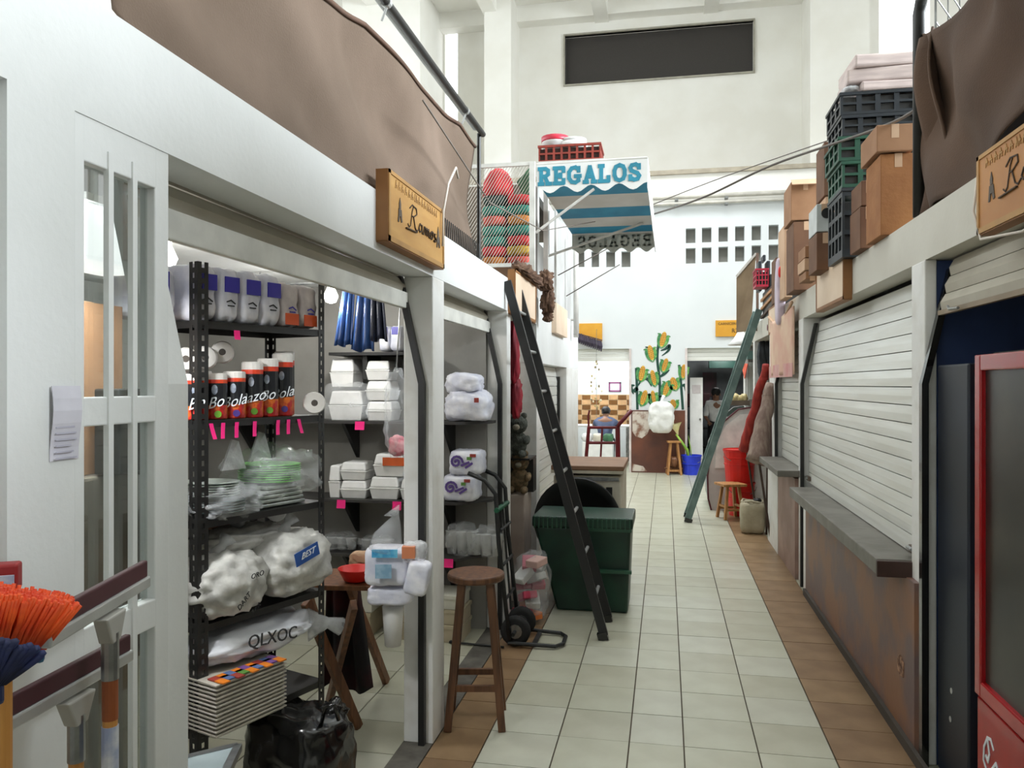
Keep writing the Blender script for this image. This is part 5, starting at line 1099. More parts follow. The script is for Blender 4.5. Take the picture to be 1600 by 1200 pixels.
# dark shade cloth on the right
t = thing('shade_cloth', 'dark brown shade cloth draped over the goods above the red fridge', 'cloth', (1.2, 3, 2.43))
def cr(u, v):
    y = 3.98-2.5*u; top = 3.30+.02*math.sin(y*4)-.16*math.sin(min(1, u*3)*math.pi)*(u < .34)+.25*u; bot = 2.44+.20*max(0, min(1, (u-.22)/.3))+.06*math.sin(u*14)*u
    z = bot+(top-bot)*v
    n_ = .06*noise.noise(Vector((y*1.6+z*1.5, z*1.2, 5)))+.03*noise.noise(Vector((y*4, z*3, 9)))+.03*math.sin((y-z)*9)
    return Vector((1.16+n_+.05*u, y, z))
q = MB(); q.sheet(cr, 60, 30); build(q, 'cloth_sheet', CLOTHD, t, smooth=True, solid=.006)
q = MB(); q.sheet(lambda u, v: Vector((1.17+.03*math.sin(v*6)+.02*u, 3.97-.30*u*(1-v*.5)-.05*v, 2.44+.80*v))+Vector((-.03*math.sin(u*8), 0, 0)), 12, 14); build(q, 'hanging_fold', CLOTHD, t, smooth=True, solid=.01)
t = thing('pipe_rail', 'black elbow pipe above the dark shade cloth', 'pipe', (1.15, 3.9, 2.43)); q = MB(); q.tube([(1.15, 3.96, 2.44), (1.15, 3.96, 3.38), (1.15, 3.92, 3.43), (1.15, 3.80, 3.45), (1.15, 2.2, 3.50)], .026, 10); build(q, 'pipe', mat('black_pipe', (36, 36, 34)), t, smooth=True)
q = MB()
for i in range(5):
    q.beam((1.6, 4.6-.001*i, 3.2+.12*i), (1.28, 4.15, 3.3+.12*i), .005, .005)
for i in range(4): q.beam((1.28+.1*i, 4.15+.14*i, 3.1), (1.28+.1*i, 4.15+.14*i, 3.8), .005, .005)
q.beam((1.28, 4.15, 2.44), (1.28, 4.15, 3.8), .008, .008); one(q, 'wire_rack', STEEL, 'thin wire grid standing behind the black elbow pipe', 'wire grid', kind='thing')
q = MB(); q.bx(1.36, 3.2, 1.2, 3.75, 2.432, 3.2); one(q, 'covered_goods', mat('covered_dark', (40, 32, 28), .9), 'dark heap of goods under the dark shade cloth', 'goods', bevel=.05)
# goods stored on top of the right row
def carton(u0, u1, vt, vb, X, mt, label, dep=.35, tape=True, zb=None, name='carton'):
    """box whose corridor-facing side stands in the plane X between the two image columns"""
    a, b = PX(u1, vb, X), PX(u0, vt, X); y0, y1 = a.y, PX(u0, vb, X).y
    z1 = (PX(u1, vt, X).z+PX(u0, vt, X).z)/2; z0 = zb if zb is not None else (a.z+PX(u0, vb, X).z)/2
    t = thing(name, label, 'box', (X+dep/2, (y0+y1)/2, z0)); q = MB(); q.bx(X, X+dep, y0, y1, z0, z1); build(q, 'box_body', mt, t, bevel=.004)
    if tape: q = MB(); ym = (y0+y1)/2; q.bx(X-.001, X, ym-.02, ym+.02, z1-.06, z1); q.bx(X, X+dep, ym-.02, ym+.02, z1, z1+.001); q.bx(X+.04, X+.10, y0-.001, y0, z0+(z1-z0)*.55, z0+(z1-z0)*.7); build(q, 'tape_and_label', CARDP, t)
    return t, (y0, y1, z0, z1)
def facing(u0, u1, vt, vb, Y, mt, label, dep=.4, zb=None, name='carton', marks=True, bev=.004):
    """box whose near end stands in the plane Y"""
    a, b = PY(u0, vb, Y), PY(u1, vt, Y); z0 = a.z if zb is None else zb
    t = thing(name, label, 'box', ((a.x+b.x)/2, Y+dep/2, z0)); q = MB(); q.bx(a.x, b.x, Y, Y+dep, z0, b.z); build(q, 'box_body', mt, t, bevel=bev)
    if marks: q = MB(); xm = (a.x+b.x)/2; q.bx(xm-.018, xm+.018, Y-.001, Y, b.z-.07, b.z); q.bx(xm-.018, xm+.018, Y, Y+dep, b.z, b.z+.001); build(q, 'tape', CARDP, t)
    return t, (a.x, b.x, z0, b.z)
ZR = 2.432
facing(1376, 1432, 238, 400, 4.35, mat('brown_paper', (160, 108, 62), .8, col2=(142, 92, 50), scale=5, bump=.2), 'tall brown paper-wrapped carton against the dark shade cloth', .30, ZR)
facing(1370, 1428, 192, 237, 4.33, CARD, 'carton with a reddish top edge lying on the tall brown carton', .34)
facing(1344, 1372, 322, 408, 4.75, CARDD, 'slim brown carton between the crates and the tall brown carton', .25, ZR)
facing(1346, 1371, 281, 321, 4.75, CARDD, 'small brown carton on top of the slim brown carton', .25)
crx = [PY(1316, 300, 5.05).x, PY(1316, 300, 5.05).x+.62]
def zz_(v, Y=5.05, u=1360): return PY(u, v, Y).z
crate(crx[0], crx[1], 5.05, 5.47, ZR, zz_(292), mat('crate_black', (34, 40, 44), .5), 'black plastic crate, lowest of the crate stack above the wide shutter', 'crates above the wide shutter', 6, 3)
crate(crx[0]+.0, crx[1], 5.05, 5.47, zz_(291), zz_(250), mat('crate_green', (26, 74, 54), .5), 'dark green crate, lower green one of the crate stack', 'crates above the wide shutter', 6, 2)
crate(crx[0]-.02, crx[1], 5.05, 5.47, zz_(249), zz_(211), mat('crate_green', (26, 74, 54)), 'dark green crate, upper green one of the crate stack', 'crates above the wide shutter', 6, 2)
crate(crx[0]-.0, crx[1], 5.05, 5.47, zz_(210), zz_(178), mat('crate_black2', (30, 36, 42), .45), 'black crate, lower black one near the top of the stack', 'crates above the wide shutter', 6, 2)
crate(crx[0]-.01, crx[1], 5.05, 5.47, zz_(177), zz_(142), mat('crate_black2', (30, 36, 42)), 'black crate with a rounded rim on top of the stack', 'crates above the wide shutter', 6, 2)
PAPER = mat('pale_parcel', (206, 190, 184), .6, col2=(184, 168, 164), scale=5, stretch=(1, 1, 6))
zt_ = zz_(142)+.002
for i, (dx0, dx1, h, lb) in enumerate(((.10, .66, .055, 'flat pale parcel lying on the top black crate, bottom of three'), (.04, .68, .085, 'thick pale parcel on the crate stack, middle of three'), (.06, .66, .075, 'flat pale parcel on top of the whole crate stack'))):
    q = MB(); q.ob((crx[0]+(dx0+dx1)/2, 5.24, zt_+h/2), (dx1-dx0, .40, h), rotz((.03, -.06, .04)[i])); o = one(q, 'wrapped_parcel', PAPER, lb, 'parcel', 'parcels on the crate stack', bevel=.012); zt_ += h+.001
q = MB(); q.pillow((crx[0]+.06, 5.15, zz_(142)+.028), (.10, .2, .05), p=2.5, amp=.01, seed=4); one(q, 'film_scrap', FILM2, 'scrap of clear film beside the parcels on the crate stack', 'plastic film', smooth=True)
facing(1288, 1316, 220, 305, 5.75, CARDD, 'dark brown carton beside the green crates, over the grey appliance box', .3)
facing(1276, 1300, 318, 362, 5.60, mat('grey_white_box', (196, 200, 198), .4), 'grey-white appliance box above the blank pale sign', .3)
q = MB(); p = PY(1292, 333, 5.585); q.lathe([(0, .004), (.035, .004), (.035, -.004)], p, 16, axes((1, 0, 0), (0, 0, 1), (0, -1, 0))); build(q, 'round_hole', BLACK, bpy.data.objects['carton.006'] if 'carton.006' in bpy.data.objects and False else [o for o in bpy.data.objects if o.get('label', '').startswith('grey-white appliance')][0])
facing(1276, 1304, 363, 420, 5.60, CARDD, 'brown carton carrying the grey-white appliance box', .3, ZR)
facing(1290, 1316, 306, 362, 5.76, CARDP, 'pale carton under the dark brown carton beside the crates', .28)
facing(1290, 1316, 363, 400, 5.76, CARD, 'plain carton at the bottom beside the crate stack', .28, ZR)
facing(1258, 1280, 383, 402, 6.05, CARD, 'small carton, top of the three beside the grey appliance box', .3)
facing(1257, 1280, 403, 422, 6.05, CARDP, 'small carton, middle of the three beside the grey appliance box', .3)
facing(1259, 1280, 423, 442, 6.05, CARD, 'small carton, bottom of the three beside the grey appliance box', .3, ZR)
facing(1236, 1282, 282, 344, 6.75, CARD, 'large carton with open top flaps on the tall brown carton', .4)
q = MB(); p0, p1 = PY(1236, 282, 6.75), PY(1284, 290, 6.75); q.prism([(p0.x, 6.75, p0.z), (p1.x, 6.75, p0.z), (p1.x, 6.69, p0.z-.05), (p0.x, 6.69, p0.z-.05)], (0, 0, .006)); build(q, 'flap', CARDP, [o for o in bpy.data.objects if o.get('label', '').startswith('large carton with open')][0])
facing(1240, 1280, 345, 470, 6.76, CARDD, 'tall brown carton standing under the open-flapped carton', .4, ZR)
facing(1226, 1238, 350, 460, 7.3, CARDP, 'narrow pale carton behind the tall brown carton', .4, ZR)
facing(1212, 1228, 402, 470, 7.7, CARDD, 'narrow brown carton beside the white and red parcel', .3, ZR)
t = thing('wrapped_parcel', 'white and red wrapped parcel near the far cartons', 'parcel', PY(1220, 450, 7.6)); a = PY(1214, 448, 7.6); b = PY(1228, 418, 7.6)
q = MB(); q.pillow((a+b)/2+Vector((0, .1, -.12)), (b.x-a.x, .2, .62), p=5, res=6, amp=.01); build(q, 'wrapped_body', mat('parcel_lilac', (206, 190, 204), .5), t, smooth=True); q = MB(); q.pillow(PY(1222, 425, 7.58), (.07, .05, .11), p=3); build(q, 'red_patch', RED, t, smooth=True)
c0, c1 = PY(1181, 448, 9.3), PY(1201, 419, 9.3)
q = MB(); q.bx(1.14, 1.62, 8.9, 9.9, ZR, c0.z-.01); one(q, 'dark_box', BLACK, 'black box on the far end of the right-hand stalls under the red crate', 'box', bevel=.01)
for i in range(3):
    q = MB(); q.beam((1.13, 8.8+.02*i, ZR+.10+.08*i), (1.125, 9.9, ZR+.03+.10*i), .02, .03); one(q, 'board', WOODL if i else mat('dark_board', (70, 50, 36), .6), 'long %s board lying along the black box on the stalls, %s' % (('dark', 'light')[i > 0], ('lowest', 'middle', 'upper')[i]), 'board')
crate(c0.x, c1.x, 9.3, 9.6, c0.z, c1.z, mat('crate_crimson', (170, 24, 52), .5), 'crimson plastic crate between the brown boards and the cartons', None, 4, 3)
b0, b1 = PY(1166, 415, 9.65), PY(1192, 398, 9.65); q = MB(); b0.x = max(b0.x, 1.15); q.bx(b0.x, b1.x, 9.65, 9.88, b1.z-.07, b1.z); q.bx(b0.x+.01, b0.x+.05, 9.65, 9.88, c0.z-.009, b1.z-.07); q.bx(b1.x-.05, b1.x-.01, 9.65, 9.88, c0.z-.009, b1.z-.07); one(q, 'black_stand', mat('crate_black2', (30, 36, 42)), 'black plastic stand above the crimson crate', 'stand', bevel=.01)
q = MB(); q.bx(c1.x+.01, c1.x+.14, 9.3, 9.6, c0.z, c0.z+.14); one(q, 'dark_box', mat('crate_black2', (30, 36, 42)), 'small dark box beside the crimson crate', 'box', bevel=.01)
a, b = PY(1152, 438, 10.4), PY(1172, 500, 10.4)
t = thing('leaning_board', 'big brown board standing at the far end of the right-hand stalls', 'board', (1.1, 10.2, ZR-.2)); q = MB(); q.prism([(a.x, 10.5, 2.33), (b.x, 10.3, 2.33), (b.x+.06, 10.3, 3.28), (a.x, 10.5, 3.03)], (0, .03, 0)); build(q, 'sheet', mat('board_taupe', (136, 116, 90), .8, col2=(118, 98, 74), scale=3), t)
q = MB(); q.beam((a.x, 10.49, 3.04), (b.x+.06, 10.29, 3.29), .02, .03); build(q, 'edge', mat('edge_grey', (196, 190, 182), .5), t); q = MB(); q.bx(b.x+.06, b.x+.09, 10.26, 10.29, 2.33, 3.30); build(q, 'post', mat('post_brown', (108, 84, 70), .7), t)
# cables across the corridor
for pts, r, lb in (([(-.145, 7.5, 3.24), (.3, 6.6, 3.18), (.75, 5.9, 3.23), (1.15, 4.4, 3.02), (1.2, 3.95, 3.02)], .008, 'thick grey cable sagging from the awning to the crates'), ([(-.145, 7.5, 3.33), (.5, 6.9, 3.42), (1.3, 5.1, 3.25)], .004, 'thin dark cable running from the awning up to the black crate'), ([(-1.10, 8.2, 2.80), (-.55, 8.2, 3.08)], .006, 'thin grey strut under the awning, upper of two'), ([(-1.10, 8.9, 2.66), (-.5, 8.9, 3.0)], .006, 'thin grey strut under the awning, lower of two')):
    P = [Vector(p) for p in pts]
    if len(P) > 2:
        Q = []
        for i in range(len(P)-1):
            p_1 = P[max(0, i-1)]; p0 = P[i]; p1 = P[i+1]; p2 = P[min(len(P)-1, i+2)]
            for k in range(8):
                s = k/8; Q.append(.5*((2*p0)+(p1-p_1)*s+(2*p_1-5*p0+4*p1-p2)*s*s+(3*p0-p_1-3*p1+p2)*s**3))
        P = Q+[P[-1]]
    q = MB(); q.tube(P, r, 6); one(q, 'cable' if 'cable' in lb else 'thin_strut', mat('cable_dark', (92, 84, 76), .6), lb, 'cable' if 'cable' in lb else 'strut', smooth=True)
# conduits on the far wall
for i, (u0, v0, u1, v1, r) in enumerate(((1010, 312, 1240, 298, .045), (1010, 322, 1240, 309, .03))):
    a, b = PY(u0, v0, 15.1), PY(u1, v1, 15.1); z = (a.z+b.z)/2; q = MB(); q.cyl((-2.5, 15.1, z), (3.2, 15.1, z), r)
    t = one(q, 'conduit', mat('conduit_pale', (206, 202, 192), .5), ('thick', 'thinner')[i]+' pale conduit running along the far wall above the vents', 'pipe', smooth=True)
    for x in (.2, 1.1, 2.2):
        q = MB(); q.bx(x-.03, x+.03, 15.06, 15.195, z-r-.02, z-r+.01) ; build(q, 'clamp', STEEL, t)
# ================================================================ RIGHT SIDE, FAR HALF
ladder((.262, 9.80, 0), (1.10, 9.86, 2.56), .36, 8, GREYGREEN, mat('rung_grey', (130, 146, 140), .5), 'grey-green paint-worn ladder leaning on the right-hand white beam', w_=.08, t_=.03)
q = MB(); q.lathe([(0, .004), (.035, .004), (.035, -.003)], (1.119, 9.25, 2.30), 14, axes((0, 1, 0), (0, 0, 1), (-1, 0, 0))); one(q, 'maroon_disc', mat('knob_maroon', (110, 30, 50), .5), 'round maroon disc on the white beam above the hanging cloth bag', 'disc')
q = MB(); a = PX(1206, 500, 1.09); b = PX(1243, 585, 1.09)
t = thing('cloth_bag', 'beige and pink cloth bag hanging on the white beam', 'bag', (1.09, (a.y+b.y)/2, b.z))
ca = mat('beige_pink_cloth', (224, 196, 170), .8, col2=(214, 170, 150), scale=4)
q.sheet(lambda u, v: Vector((1.075-.03*math.sin(u*math.pi)+.012*math.sin(u*15)*v, b.y+(a.y-b.y)*u, a.z+.0-(a.z-b.z-.0)*v-.06*math.sin(u*math.pi)*(1-v))), 16, 16); build(q, 'bag_body', ca, t, smooth=True, solid=.015)
q = MB(); q.tube([Vector((1.06, b.y+(a.y-b.y)*u, a.z+.03-.12*math.sin(u*math.pi))) for u in [i/12 for i in range(13)]], .014, 6); build(q, 'handle', CARDP, t, smooth=True)
q = MB(); q.sheet(lambda u, v: Vector((1.064-.03*math.sin(u*math.pi), b.y+(a.y-b.y)*u, b.z+.10-.12*v)), 12, 3); build(q, 'pink_hem', mat('pink_hem', (206, 140, 136), .8, col2=(214, 172, 166)), t, solid=.004)
# red furled awning and rolled brown cloth leaning outside the third stall
def roll(u0, v0, u1, v1, Xa, Xb, r0, r1, mt, label, seed, name='furled_cloth', fl=1):
    a, b = PX(u0, v0, Xa), PX(u1, v1, Xb); t = thing(name, label, 'cloth roll', (b.x, b.y, 0)); P = []; R_ = []
    for i in range(15):
        f = i/14; p = a.lerp(b, f); p.x += .025*noise.noise(Vector((f*5, seed, 0))); P.append(p); R_.append((r0+(r1-r0)*f)*(1+.09*noise.noise(Vector((f*7, seed, 3)))))
    q = MB(); q.tube(P, R_, 14, fl); build(q, 'rolled_body', mt, t, smooth=True); q = MB(); q.tube(P[2:3]+[P[2]+Vector((0, 0, -.03))], R_[2]*1.12, 12, fl); build(q, 'tie', mt, t)
    return t, P, R_
REDC = mat('red_canvas', (166, 52, 40), .8, col2=(138, 36, 30), scale=4, stretch=(6, 6, 1)); TAUP = mat('taupe_canvas', (150, 132, 118), .85, col2=(120, 98, 88), scale=4, stretch=(6, 6, 1), bump=.3)
t, P, R_ = roll(1197, 570, 1163, 703, 1.09, .90, .04, .068, REDC, 'furled red canvas leaning beside the hanging cloth bag', 1)
q = MB(); q.cyl(P[-2], (1.10, P[-1].y+.45, .0), .012); build(q, 'pole', mat('pole_dark', (70, 52, 44), .7), t)
t, P, R_ = roll(1204, 600, 1182, 722, 1.09, .92, .05, .115, TAUP, 'rolled taupe canvas leaning in front of the furled red one', 2)
q = MB(); q.cyl(P[-2], (1.10, P[-1].y+.3, .0), .012); build(q, 'pole', mat('pole_dark', (70, 52, 44)), t)
t, P, R_ = roll(1207, 640, 1197, 726, 1.13, 1.06, .04, .08, mat('mauve_canvas', (126, 104, 100), .85, col2=(96, 72, 72), scale=5, bump=.3), 'bunched mauve canvas beside the short stone counter', 3)
q = MB(); q.cyl(P[-2], (1.10, P[-1].y+.3, .0), .012); build(q, 'pole', mat('pole_dark', (70, 52, 44)), t)
# buckets, stool, sack
def bucket(c, r0, r1, h, mt, label, bands=2, sq=1, name='bucket'):
    t = thing(name, label, 'bucket', c); q = MB(); q.lathe([(0, 0), (r0, 0), (r1, h), (r1+.008, h), (r1+.008, h-.02), (r1-.006, h-.02), (r1-.008, h-.004), (r0-.005, .01), (0, .01)], c, 24, sq=(1, sq)); build(q, 'body', mt, t, smooth=False, bevel=.002)
    for k in range(bands):
        f = .55+.2*k; q = MB(); r = r0+(r1-r0)*f; q.lathe([(r+.001, h*f-.01), (r+.007, h*f-.006), (r+.007, h*f+.006), (r+.001, h*f+.01)], c, 24, sq=(1, sq)); build(q, 'band', mt, t)
    q = MB(); q.tube([Vector(c)+Vector(((r1+.004)*math.cos(k*.35), (r1+.004)*math.sin(k*.35)*.2-(r1)*.9, h*.9-.12*math.sin(k*.35))) for k in range(10)], .004, 6); build(q, 'handle', STEEL, t)
    return t
cb = PZ(1160, 808, 0); cb.y += .18
bucket(cb, .15, .17, .42, RED, 'tall red plastic bucket behind the light wooden stool')
bucket((cb.x-.02, cb.y, .421), .17, .20, .42, RED, 'wide red plastic tub stacked on the tall red bucket', 3, name='tub')
cs = PZ(1137, 812, 0); stool((cs.x+.04, cs.y+.10, 0), .44, .15, .17, 'low light wooden stool beside the red buckets', WOODL, False, .35, .034, (.12, .16))
cs = PZ(1178, 836, 0); cs.y += .14
t = thing('sack', 'beige sack standing on the floor before the light wooden stool', 'sack', cs); q = MB(); q.pillow((cs.x, cs.y, .18), (.27, .24, .36), p=5, res=9, amp=.012, seed=6, flat=True); build(q, 'sack_body', mat('sack_beige', (178, 168, 144), .8, col2=(158, 148, 124), scale=7, bump=.3), t, smooth=True)
q = MB(); q.tube([Vector((cs.x+.12*math.cos(k*.63), cs.y+.10*math.sin(k*.63), .355+.012*math.sin(k*2))) for k in range(11)], .012, 6); build(q, 'rolled_mouth', mat('sack_beige', (178, 168, 144)), t, smooth=True); q = MB(); q.pillow((cs.x+.05, cs.y-.02, .37), (.08, .08, .04), p=3, amp=.01); build(q, 'dark_contents', BLACK, t, smooth=True)
# curved glass display case and the tray on it
t = thing('display_case', 'curved glass display case under the tray of snack bags', 'display case', (1.1, 11.1, 0))
prof = [(.60, .0), (.56, .15), (.55, .45), (.60, .85), (.74, 1.16), (.95, 1.34), (1.2, 1.38), (1.5, 1.38), (1.5, 0)]
def side_(y, d): q = MB(); q.prism([(x, y, z) for x, z in prof], (0, d, 0)); return q
build(side_(10.82, .04), 'side_panel', mat('case_grey', (200, 198, 194), .4), t); build(side_(11.7, .04), 'side_panel', mat('case_grey', (172, 170, 166)), t)
inn = [(.64, .56), (.66, .88), (.78, 1.12), (.96, 1.27), (1.35, 1.30), (1.35, .56)]
q = MB(); q.prism([(x, 10.80, z) for x, z in inn], (0, .02, 0)); build(q, 'side_window', mat('case_window', (232, 234, 228), .2), t)
q = MB(); q.sheet(lambda u, v: (lambda k, f: Vector((prof[k][0]+(prof[k+1][0]-prof[k][0])*f, 10.86+.84*u, prof[k][1]+(prof[k+1][1]-prof[k][1])*f)))(min(6, int(v*6.999)), v*6.999-min(6, int(v*6.999))), 2, 28); build(q, 'curved_glass', glass('case_glass', (206, 226, 220), .5), t, smooth=True)
q = MB(); q.bx(.62, 1.5, 10.86, 11.7, .02, .55); build(q, 'base', mat('case_base', (150, 148, 146), .5), t); q = MB(); q.bx(.75, 1.45, 10.9, 11.66, .78, .80); build(q, 'shelf', STEEL, t)
q = MB(); q.tube([(x-.006, 10.815, z) for x, z in prof[:8]], .012, 6); build(q, 'edge_trim', mat('trim_dark_red', (90, 40, 48), .5), t)
for i in range(5):
    q = MB(); q.pillow((.92+.11*i, 10.98, .86), (.10, .16, .10), p=3, amp=.01, seed=i); one(q, 'food_packet', mat('packet_pale', (226, 210, 196), .5, col2=(206, 160, 150), scale=12), 'pale food packet inside the curved case, ' + ('nearest the glass front', 'second from the glass front', 'in the middle', 'fourth from the glass front', 'innermost')[i], 'packet', 'packets in the display case', smooth=True)
a, b = PY(1138, 653, 10.95), PY(1168, 646, 10.95)
t = thing('tray', 'brown tray on top of the curved display case', 'tray', ((a.x+b.x)/2, 11.1, 1.385)); q = MB(); q.bx(a.x-.02, b.x+.03, 10.95, 11.5, 1.385, 1.395); q.bx(a.x-.02, b.x+.03, 10.95, 10.965, 1.395, 1.45); q.bx(a.x-.02, b.x+.03, 11.485, 11.5, 1.395, 1.45); q.bx(a.x-.02, a.x, 10.965, 11.485, 1.395, 1.45); q.bx(b.x+.01, b.x+.03, 10.965, 11.485, 1.395, 1.45); build(q, 'tray_body', mat('tray_brown', (112, 96, 82), .6), t)
for i in range(6):
    q = MB(); x = a.x+.05+.055*(i % 4); q.pillow((x, 11.08+.16*(i//4), 1.46+.02*(i % 2)), (.09, .14, .12), p=2.6, amp=.012, seed=i, res=6); one(q, 'snack_bag', mat('snack_yellow', (220, 206, 160), .4, col2=(196, 178, 120), scale=16), 'yellowish snack bag on the brown tray, ' + ('first of the near row', 'second of the near row', 'third of the near row', 'last of the near row', 'first of the back row', 'second of the back row')[i], 'snack bag', 'snack bags on the tray', smooth=True)
# inside of the third right stall: green shelf front, pale cupboard doors, dark hangings
t = thing('cupboard', 'pale panelled cupboard behind the curved display case', 'cupboard', (1.5, 11.55, 0))
q = MB(); q.bx(1.16, 2.2, 11.78, 11.88, 0, 2.2); build(q, 'carcass', mat('cupboard_grey', (150, 148, 140), .6), t)
for i in range(4):
    q = MB(); q.bx(1.17+i*.16, 1.30+i*.16, 11.76, 11.78, 1.45, 1.98); build(q, 'door', mat('cupboard_door', (206, 208, 200), .5), t, bevel=.004)
q = MB(); q.bx(1.14, 2.2, 11.70, 11.80, 2.02, 2.14); build(q, 'green_header', mat('header_green', (104, 138, 132), .6), t)
for i, (u0, u1) in enumerate(((1183, 1191), (1191, 1201))):
    a, b = PY(u0, 530, 10.5), PY(u1, 570, 10.5); q = MB(); q.pillow(((a.x+b.x)/2+.03, 10.45, 1.98), (.12, .10, .46), p=4, amp=.015, seed=i); one(q, 'dark_bag', mat('hanging_dark', (34, 38, 44), .5, col2=(60, 64, 70), scale=8), 'dark goods hanging in the third stall, ' + ('nearer the white post', 'nearer the hanging cloth bag')[i], 'bag', smooth=True)
q = MB(); q.prism([PX(1158, 568, 1.10), PX(1168, 568, 1.10), PX(1163, 592, 1.10)], (.01, 0, 0)); one(q, 'pennant', mat('orange_pennant', (246, 96, 60), .6), 'small orange pennant hanging behind the grey-green ladder', 'pennant')
t = thing('wall_spotlight', 'white shaded lamp on the beam beside the top of the grey-green ladder', 'lamp', (1.05, 10.9, 2.2)); q = MB(); q.lathe([(.04, .12), (.10, .02), (.17, -.05), (.165, -.055), (.09, .0), (.03, .10)], (.98, 10.9, 2.24), 20); build(q, 'shade', FOAM, t, smooth=True); q = MB(); q.tube([(.98, 10.9, 2.34), (1.02, 10.9, 2.42), (1.118, 10.9, 2.40)], .012); build(q, 'arm', STEEL, t); q = MB(); q.pillow((.98, 10.9, 2.22), (.07, .07, .08), p=2); build(q, 'bulb', FOAM, t, smooth=True)
# ================================================================ FAR WALL
def wsign(u0, v0, u1, v1, label, lines):
    a, b = PY(u0, v1, YW-.02), PY(u1, v0, YW-.02); t = thing('shop_sign', label, 'sign', ((a.x+b.x)/2, YW-.02, a.z)); q = MB(); q.bx(a.x, b.x, YW-.035, YW, a.z, b.z); build(q, 'board', mat('sign_ochre', (222, 164, 54), .5, col2=(210, 150, 44), scale=3), t, bevel=.004)
    for w_, sz, fx, fz in lines: text(w_, sz, (a.x+(b.x-a.x)*fx, YW-.036, a.z+(b.z-a.z)*fz), (1, 0, 0), (0, 0, 1), 'lettering', INK, t, .003)
    return t
wsign(905, 505, 941, 534, 'ochre sign on the far wall above the kitchen opening', [])
wsign(1118, 500, 1160, 526, 'ochre lettered sign on the far wall above the store opening', [('CARNICERIA', .065, .48, .78), ('R2', .11, .72, .34)])
q = MB(); rr = random.Random(2)
p = PY(908, 527, 15.08); q.cyl((p.x, 15.1, 2.62), (p.x, 15.21, 2.62), .012); q.cyl((p.x-.05, 15.1, 2.63), (p.x+.4, 15.1, 2.50), .008)
for i in range(12):
    x = p.x-.05+i*.038; q.tube([(x, 15.08+.02*(i % 3), 2.62-.012*i), (x+.01, 15.08, 2.52-.012*i), (x+.012, 15.09, 2.44-.014*i)], [.022, .034, .010], 6)
t = one(q, 'hanging_ornament', mat('ornament_dark', (66, 58, 74), .8), 'row of dark hanging tassels in front of the ochre sign by the kitchen', 'ornament', kind='thing')
# corn mural, painted flat on the wall
YM = YW-.001
t = thing('corn_mural', 'painted mural of yellow corn cobs and green leaves on the far wall', 'mural', (0, YW, 1.2))
YEL = mat('corn_yellow', (228, 186, 74), .7, col2=(214, 164, 54), scale=30); KRN = mat('kernel_line', (170, 104, 44), .7); LFG = mat('leaf_green', (52, 136, 74), .7, col2=(122, 176, 96), scale=14, lo=.4, hi=.6); LFD = mat('leaf_dark', (22, 70, 58), .7)
def uv(u, v, d=0): p = PY(u, v, YM); p.y = YM-d; return p
def flat(pts, d0, d1): q = MB(); q.prism([uv(a, b, d0) for a, b in pts], (0, -(d1-d0), 0)); return q
def curve_(pts, n=6):
    P = [Vector((a, b, 0)) for a, b in pts]; o = []
    for i in range(len(P)-1):
        p_1 = P[max(0, i-1)]; p0 = P[i]; p1 = P[i+1]; p2 = P[min(len(P)-1, i+2)]
        for k in range(n):
            s = k/n; w_ = .5*((2*p0)+(p1-p_1)*s+(2*p_1-5*p0+4*p1-p2)*s*s+(3*p0-p_1-3*p1+p2)*s**3); o.append((w_.x, w_.y))
    return o+[pts[-1]]
def ribbon(pts, w0, w1, d0, d1, wm=None):
    c = curve_(pts); n = len(c); L, Rr = [], []
    for i, (a, b) in enumerate(c):
        f = i/(n-1); w_ = (w0+(w1-w0)*f) if wm is None else (w0*(1-f)+w1*f+wm*math.sin(math.pi*f))
        a2, b2 = c[min(n-1, i+1)]; a1, b1 = c[max(0, i-1)]; dx, dy = a2-a1, b2-b1; l = math.hypot(dx, dy) or 1
        L.append((a-dy/l*w_/2, b+dx/l*w_/2)); Rr.append((a+dy/l*w_/2, b-dx/l*w_/2))
    q = MB(); n0 = len(L)
    vs = [uv(a, b, d1) for a, b in L]+[uv(a, b, d1) for a, b in Rr]+[uv(a, b, d0) for a, b in L]+[uv(a, b, d0) for a, b in Rr]
    fs = []
    for i in range(n0-1):
        fs += [(i, i+1, n0+i+1, n0+i), (2*n0+i, 3*n0+i, 3*n0+i+1, 2*n0+i+1), (i, 2*n0+i, 2*n0+i+1, i+1), (n0+i, n0+i+1, 3*n0+i+1, 3*n0+i)]
    q.add(vs, fs); return q
for pts, w_ in (([(1029, 640), (1031, 600), (1027, 560), (1030, 530)], 4), ([(996, 640), (995, 600), (994, 575)], 4), ([(1067, 640), (1064, 600), (1061, 570)], 4), ([(1030, 620), (1040, 616), (1046, 606)], 3), ([(990, 612), (996, 606)], 6)): build(ribbon(pts, w_, w_, .001, .003), 'stem', LFD, t)
cobs = [(1036, 530, 12, 5.5, .25), (1017, 551, 12, 5.5, -.2), (1039, 570, 10.5, 5, .3), (1003, 583, 12, 5.5, .2), (1021, 590, 12, 5, -.2), (1042, 606, 13, 5.5, .35), (1053, 599, 10, 6, -.3), (1068, 580, 11, 5, .1), (1006, 621, 12, 5.5, .3), (1021, 621, 11, 4.5, -.15), (1052, 631, 7, 5.5, -.2)]
